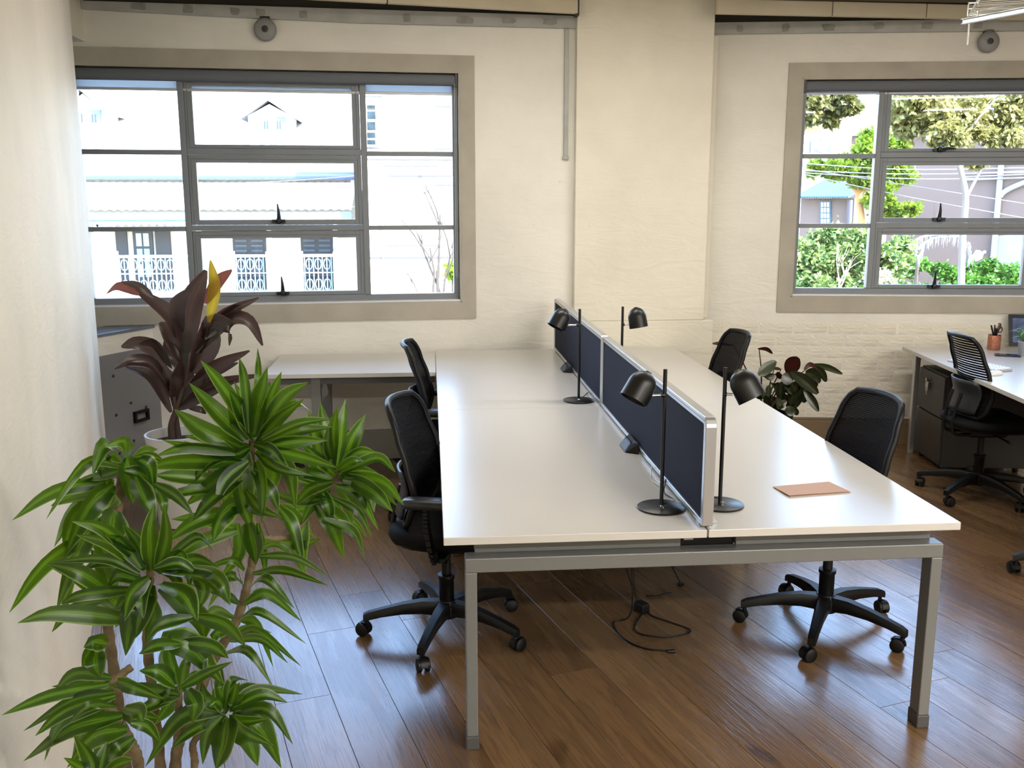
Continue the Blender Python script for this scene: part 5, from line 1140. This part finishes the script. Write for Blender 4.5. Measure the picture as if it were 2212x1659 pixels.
A_ = Vector((a.x, a.y, zt+.1))+gn*.25-gd*.3; B_ = Vector((b.x, b.y, zt+.1))+gn*.25
G().hexa([A_, B_, B_-gn*5+Vector((0, 0, 1.6)), A_-gn*5+Vector((0, 0, 1.6)), A_+Vector((0, 0, .12)), B_+Vector((0, 0, .12)), B_-gn*5+Vector((0, 0, 1.75)), A_-gn*5+Vector((0, 0, 1.75))]).build('roof', mat('grey_tile_roof', (120, 112, 110), .7, var=.1), gh)
M_pipe_refl = mat('white_pipe_and_reflection', (142, 148, 156), .5)
wp = lambda x, y, d=.08: wallq(x, y, P1)+gn*d
G().tube([wp(2168, 320), wp(2160, 420), wp(2146, 580)], .07, 8).build('downpipe', M_pipe_refl, gh, smooth=60)
G().tube(bez([wp(2163, 425), wp(2168, 418), wp(2185, 407), wp(2230, 388)], 4), .065, 8).build('branch_pipe', M_pipe_refl, gh, smooth=60)
for y in (374, 381, 388): G().tube([wp(2085, y+1.5, .15), wp(2150, y-1, .15), wp(2260, y-6, .15)], .02, 6).build('glass_reflection_bar', M_pipe_refl, gh, smooth=60)  # strip-light reflections on the glass, shaped as pale bars on the wall
q = [wp(*v, .012) for v in ((2152, 510), (2240, 500), (2240, 600), (2148, 590))]
g = G().add(q+[p-gn*.02 for p in q], [(0, 1, 2, 3), (0, 4, 5, 1), (1, 5, 6, 2), (2, 6, 7, 3), (3, 7, 4, 0)]); g.build('pale_plinth', mat('pale_blue_render', (130, 138, 152), .8, var=.08), gh)
rq = random.Random(4)
for (x, y, w, h) in ((2112, 553, 16, 12), (2100, 560, 8, 6), (2134, 564, 5, 5), (2126, 545, 6, 4)):
    k = 10; pts = [wp(x+math.cos(2*math.pi*i/k)*w*rq.uniform(.6, 1.2), y+math.sin(2*math.pi*i/k)*h*rq.uniform(.6, 1.2), .012) for i in range(k)]
    G().add(pts+[p-gn*.02 for p in pts], [tuple(range(k))]+[(i, (i+1) % k, k+(i+1) % k, k+i) for i in range(k)]).build('bare_patch', mat('pale_patch', (186, 180, 176), .85), gh)
# cottage with blue roof
P2 = ony(1790, 450, 22.0)
ctg = empty('grey_cottage', P2+Vector((0, .8, -5)), 'small grey cottage with a blue iron roof and one sash window', 'house')
cq = lambda x, y, d=0.: wallq(x, y, P2)+gn*d
tl_, tr_ = cq(1731, 428), cq(1846, 428)
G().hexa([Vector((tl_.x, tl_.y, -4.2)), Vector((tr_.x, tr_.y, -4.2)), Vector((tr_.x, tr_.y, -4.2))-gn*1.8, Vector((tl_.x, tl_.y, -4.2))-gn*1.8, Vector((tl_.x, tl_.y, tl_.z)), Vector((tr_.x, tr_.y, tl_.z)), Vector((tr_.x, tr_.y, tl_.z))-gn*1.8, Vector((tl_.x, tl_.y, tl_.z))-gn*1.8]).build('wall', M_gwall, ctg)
rows = [[], []]
for k in range(61):
    p = tl_+(tr_-tl_)*(k/60); p.z = tl_.z; r = .02*(1 if k % 2 else -1); rows[0].append(p+gn*.3+Vector((0, 0, .02+r))); rows[1].append(p-gn*1.7+Vector((0, 0, .62+r)))
G().grid(rows).build('iron_roof', mat('blue_iron_roof', (44, 92, 138), .4, .1), ctg, solid=.02)
w = [cq(1772, 434, .04), cq(1796, 434, .04), cq(1796, 486, .04), cq(1772, 486, .04)]
wfm = G().add(w+[p-gn*.06 for p in w], [(0, 1, 2, 3), (0, 4, 5, 1), (1, 5, 6, 2), (2, 6, 7, 3), (3, 7, 4, 0)]).build('window_frame', mat('teal_joinery', (60, 84, 96), .5), ctg)
for i in range(3):
    for j in range(4):
        xa = 1776+i*6.4; ya = 437+j*12; q = [cq(xa, ya, .06), cq(xa+5, ya, .06), cq(xa+5, ya+10, .06), cq(xa, ya+10, .06)]
        G().add(q+[p-gn*.03 for p in q], [(0, 1, 2, 3), (0, 4, 5, 1), (1, 5, 6, 2), (2, 6, 7, 3), (3, 7, 4, 0)]).build('pane', mat('grey_blue_pane', (150, 172, 186), .1), wfm)
G().tube([cq(1840, 432, .08), cq(1837, 500, .08)], .07, 8).build('downpipe', mat('dark_pipe', (70, 70, 80), .5), ctg, smooth=60)
# far white house with orange window
fh = empty('far_white_house', ony(1810, 300, 46), 'far sunlit white house with orange window frames and a gable', 'house')
fbox2(G(), 1690, 1838, 228, 700, 46, 52).build('wall', M_rend, fh)
fbox2(G(), 1838, 1990, 268, 700, 44, 52).build('wing', mat('peach_render', (226, 206, 190), .8), fh)
xa, xb = X(1680, 46, 230), X(1910, 46, 230); z0 = Zp(240, 46, 1800); z1 = Zp(206, 46, 1800)
G().add([(xa, 45.6, z0), (xb, 45.6, z0), (xb, 49, z1), (xa, 49, z1), (xa, 45.6, z0+.15), (xb, 45.6, z0+.15), (xb, 49, z1+.15), (xa, 49, z1+.15)], [(0, 1, 2, 3), (4, 5, 6, 7), (0, 1, 5, 4), (1, 2, 6, 5), (2, 3, 7, 6), (3, 0, 4, 7)]).build('roof', mat('blue_grey_far_roof', (120, 160, 196), .5), fh)
of = fbox2(G(), 1735, 1770, 261, 288, 45.9, 46.0).build('window_frame', mat('orange_frame', (226, 110, 50), .6), fh)
for (a_, b_) in ((1738, 1752), (1755, 1768)): fbox2(G(), a_, b_, 264, 276, 45.85, 45.92).build('pane', mat('bright_pane', (150, 190, 214), .1), of)
ws = fbox2(G(), 1737, 1795, 301, 330, 45.9, 46.0).build('shopfront_window', mat('sky_blue_pane', (110, 186, 226), .2), fh)
for px in (1751, 1773): fbox2(G(), px-.8, px+.8, 301, 330, 45.86, 45.92).build('window_bar', M_shad, ws)
fbox2(G(), 1735, 1790, 372, 720, 40, 44).build('lower_wing', mat('mauve_wing', (196, 170, 186), .8), fh)
for px in (1741, 1752): fbox2(G(), px-1.2, px+1.2, 375, 408, 39.9, 40).build('post', MATS['white_post'], fh)

M_gum = mat('pale_gum_bark', (118, 110, 102), .7, var=.12, vscale=3)
gt = empty('gum_tree', ony(2080, 640, 15)-Vector((0, 0, 4)), 'tall pale trunked gum tree with yellow green leaves in the right window', 'tree')
trunk([(2072, 900), (2076, 640), (2079, 520), (2086, 430), (2078, 380), (2066, 330), (2060, 280)], 15, (.062, .042), M_gum, gt)
trunk([(2088, 425), (2104, 395), (2120, 365), (2135, 340)], 15, (.03, .016), M_gum, gt, 'limb')
trunk([(2063, 310), (2020, 270), (1985, 240)], 15, (.03, .014), M_gum, gt, 'limb')
trunk([(2065, 320), (2110, 260), (2150, 215)], 15, (.03, .014), M_gum, gt, 'limb')
M_gl = fol_mat('gum_leaf', (84, 86, 38), (146, 140, 82), .4)
foliage([(1985, 235, 62, 60, 15), (2060, 230, 70, 66, 15.4), (2040, 285, 50, 34, 14.6), (2140, 300, 50, 24, 15), (2190, 250, 50, 66, 15.5), (2110, 345, 22, 12, 15)], 22000, .115, M_gl, gt, droop=.7, seed=5)
M_sh = mat('gum_limb', (128, 120, 110), .7)
lt = empty('left_gum_tree', ony(1722, 640, 13.5)-Vector((0, 0, 4)), 'pale limbed gum tree at the left edge of the right window', 'tree')
trunk([(1700, 800), (1712, 500), (1724, 330), (1738, 262), (1752, 222), (1768, 160)], 13.5, (.06, .035), M_sh, lt)
trunk([(1737, 268), (1765, 250), (1790, 232), (1840, 205)], 13.5, (.025, .012), M_sh, lt, 'limb')
foliage([(1745, 225, 34, 40, 13.4), (1800, 212, 50, 24, 13.6), (1805, 245, 32, 24, 13.5), (1828, 222, 30, 22, 13.3)], 6500, .105, fol_mat('olive_gum_leaf', (56, 60, 26), (118, 116, 60), .4), lt, droop=.7, seed=6)
M_gr = fol_mat('bright_green_leaf', (58, 92, 22), (136, 160, 46), .4)
mt = empty('green_street_tree', ony(1856, 640, 18)-Vector((0, 0, 4)), 'bright green broad crowned tree between the cottage and the grey wall', 'tree')
trunk([(1866, 820), (1862, 520), (1857, 440), (1852, 400), (1845, 365)], 18, (.085, .05), mat('orange_brown_bark', (190, 140, 92), .8, var=.15), mt)
trunk([(1855, 420), (1835, 395), (1815, 375)], 18, (.05, .025), MATS['orange_brown_bark'], mt, 'limb')
trunk([(1855, 420), (1890, 390), (1930, 370)], 18, (.05, .025), MATS['orange_brown_bark'], mt, 'limb')
foliage([(1890, 305, 50, 28, 18), (1850, 335, 60, 22, 17.8), (1800, 365, 56, 26, 17.6), (1860, 375, 50, 28, 18), (1930, 370, 44, 34, 18), (1945, 320, 30, 20, 18), (1935, 452, 50, 22, 17.5), (1900, 435, 32, 34, 17.7)], 21000, .115, M_gr, mt, seed=7)
M_bu = fol_mat('shrub_leaf', (46, 84, 40), (138, 160, 88), .35)
bs = empty('tall_shrub', ony(1800, 700, 12.5)-Vector((0, 0, 3)), 'tall leafy green shrub filling the lower left of the right window', 'shrub')
foliage([(1745, 570, 44, 70, 12.5), (1800, 545, 52, 58, 12.6), (1850, 560, 50, 62, 12.5), (1905, 570, 44, 58, 12.4), (1760, 620, 50, 40, 12.3), (1860, 625, 60, 34, 12.3), (1945, 560, 34, 46, 12.5), (1790, 508, 40, 20, 12.6)], 26000, .082, M_bu, bs, seed=8)
trunk([(1810, 900), (1808, 640), (1805, 560)], 12.5, (.05, .02), M_twig, bs)
fs_ = empty('flowering_shrub', ony(1830, 720, 11.5)-Vector((0, 0, 3)), 'low pale flowering shrub with bare twigs below the tall shrub', 'shrub')
foliage([(1750, 645, 60, 18, 11.4), (1840, 640, 60, 22, 11.3), (1890, 600, 40, 34, 11.5)], 4500, .06, fol_mat('cream_blossom', (140, 146, 104), (196, 192, 164), .3), fs_, seed=9)
trunk([(1806, 690), (1806, 1500)], 11.3, (.018, .03), M_twig, fs_)
branch(ony(1806, 690, 11.3), (ony(1815, 600, 11.3)-ony(1806, 690, 11.3)).normalized(), .5, .018, 3, fs_, mat('pale_twig', (160, 146, 126), .8))
hd = empty('clipped_hedge', ony(2080, 640, 17)-Vector((0, 0, 3)), 'dense bright green hedge along the foot of the grey wall', 'hedge')
foliage([(1950+k*36, 578+((k*7) % 5)*1.4+k*1.6, 30, 24, 17+.1*(k % 3)) for k in range(9)]+[(1950+k*36, 625, 32, 28, 16.9) for k in range(9)], 26000, .085, fol_mat('hedge_leaf', (34, 84, 20), (84, 136, 38), .3), hd, seed=10)
# weeping bleached fronds before the grey wall
wf_ = empty('bleached_frond', ony(2020, 560, 16.2), 'pale bleached weeping fronds arching before the grey wall', 'plant')
G().tube([ony(1984, 540, 16.2), Vector((*ony(1984, 540, 16.2).xy, -4.3))], .03, 6).build('stem', M_twig, wf_)
M_fr = mat('bleached_frond', (116, 126, 140), .7)
for (pts) in (((1952, 560), (1968, 530), (1992, 512), (2040, 506), (2074, 510)), ((1975, 556), (1990, 532), (2020, 514), (2074, 512)), ((2074, 508), (2086, 524), (2094, 545), (2095, 566)), ((1976, 520), (1985, 545), (1984, 556))):
    c = bez([ony(x, y, 16.2) for x, y in pts], 8)
    G().tube(c, .022, 5).build('rachis', M_fr, wf_)
    g = G()
    for i, p in enumerate(c[2:]):
        for q in range(3):
            o = Vector((rq.uniform(-.06, .06), rq.uniform(-.05, .05), 0)); L = rq.uniform(.04, .20)
            g.add([p+o+Vector((-.008, 0, 0)), p+o+Vector((.008, 0, 0)), p+o+Vector((0, 0, -L))], [(0, 1, 2)])
    tag(g.build('leaflets', M_fr, wf_), kind='stuff')
# street lamp
sl_ = empty('street_lamp', ony(1735, 330, 30)-Vector((0, 0, 6)), 'grey street lamp head in the left of the right window', 'lamp')
p_ = [ony(x, y, 30) for x, y in ((1730, 325), (1745, 306), (1760, 296), (1776, 296))]
G().tube(bez(p_, 4), .05, 6).build('arm', mat('galvanised_arm', (186, 190, 196), .4, .4), sl_, smooth=60)
G().bar(ony(1762, 325, 30), ony(1786, 305, 30), .34, .22).build('head', mat('lamp_head_grey', (150, 166, 166), .4), sl_, bevel=.05)
G().tube([ony(1727, 330, 30), Vector((*ony(1727, 330, 30).xy, -4.2))], .08, 8).build('pole', MATS['galvanised_arm'], sl_)
# overhead wires
M_ww = mat('pale_wire', (120, 140, 146), .5); M_dw = mat('grey_wire', (110, 108, 112), .6)
WR = [((1715, 352, 16), (1960, 366, 17), (2240, 362, 18), M_ww, 'upper of the pale overhead wires before the grey wall'), ((1715, 368, 16), (1960, 376, 17), (2240, 372, 18), M_ww, 'second of the pale overhead wires before the grey wall'), ((1715, 372, 16), (1960, 386, 17), (2240, 384, 18), M_ww, 'third of the pale overhead wires before the grey wall'),
      ((1715, 362, 16), (1960, 400, 16.5), (2240, 444, 17), M_dw, 'sloping overhead wire, upper one before the grey wall'), ((1715, 372, 15.5), (1960, 425, 16), (2240, 476, 17), M_dw, 'sloping overhead wire, lower one before the grey wall'),
      ((150, 396, 20), (560, 394, 19.5), (1010, 360, 19), M_dw, 'overhead wire rising to the right, upper one in the left window'), ((150, 440, 20), (600, 452, 19.5), (1010, 434, 19), M_dw, 'overhead wire, lower one in the left window')]
for (a_, b_, c_, m_, lb) in WR:
    P = [ony(*v) for v in (a_, b_, c_)]; P = [P[0]+(P[0]-P[1])*1.5]+P+[P[2]+(P[2]-P[1])*1.5]
    o = G().tube(bez(P, 6), .009, 5).build('overhead_wire', m_, loc=P[2], smooth=60); tag(o, lb, 'wire', 'overhead wires across the street')
bpy.context.view_layer.update()
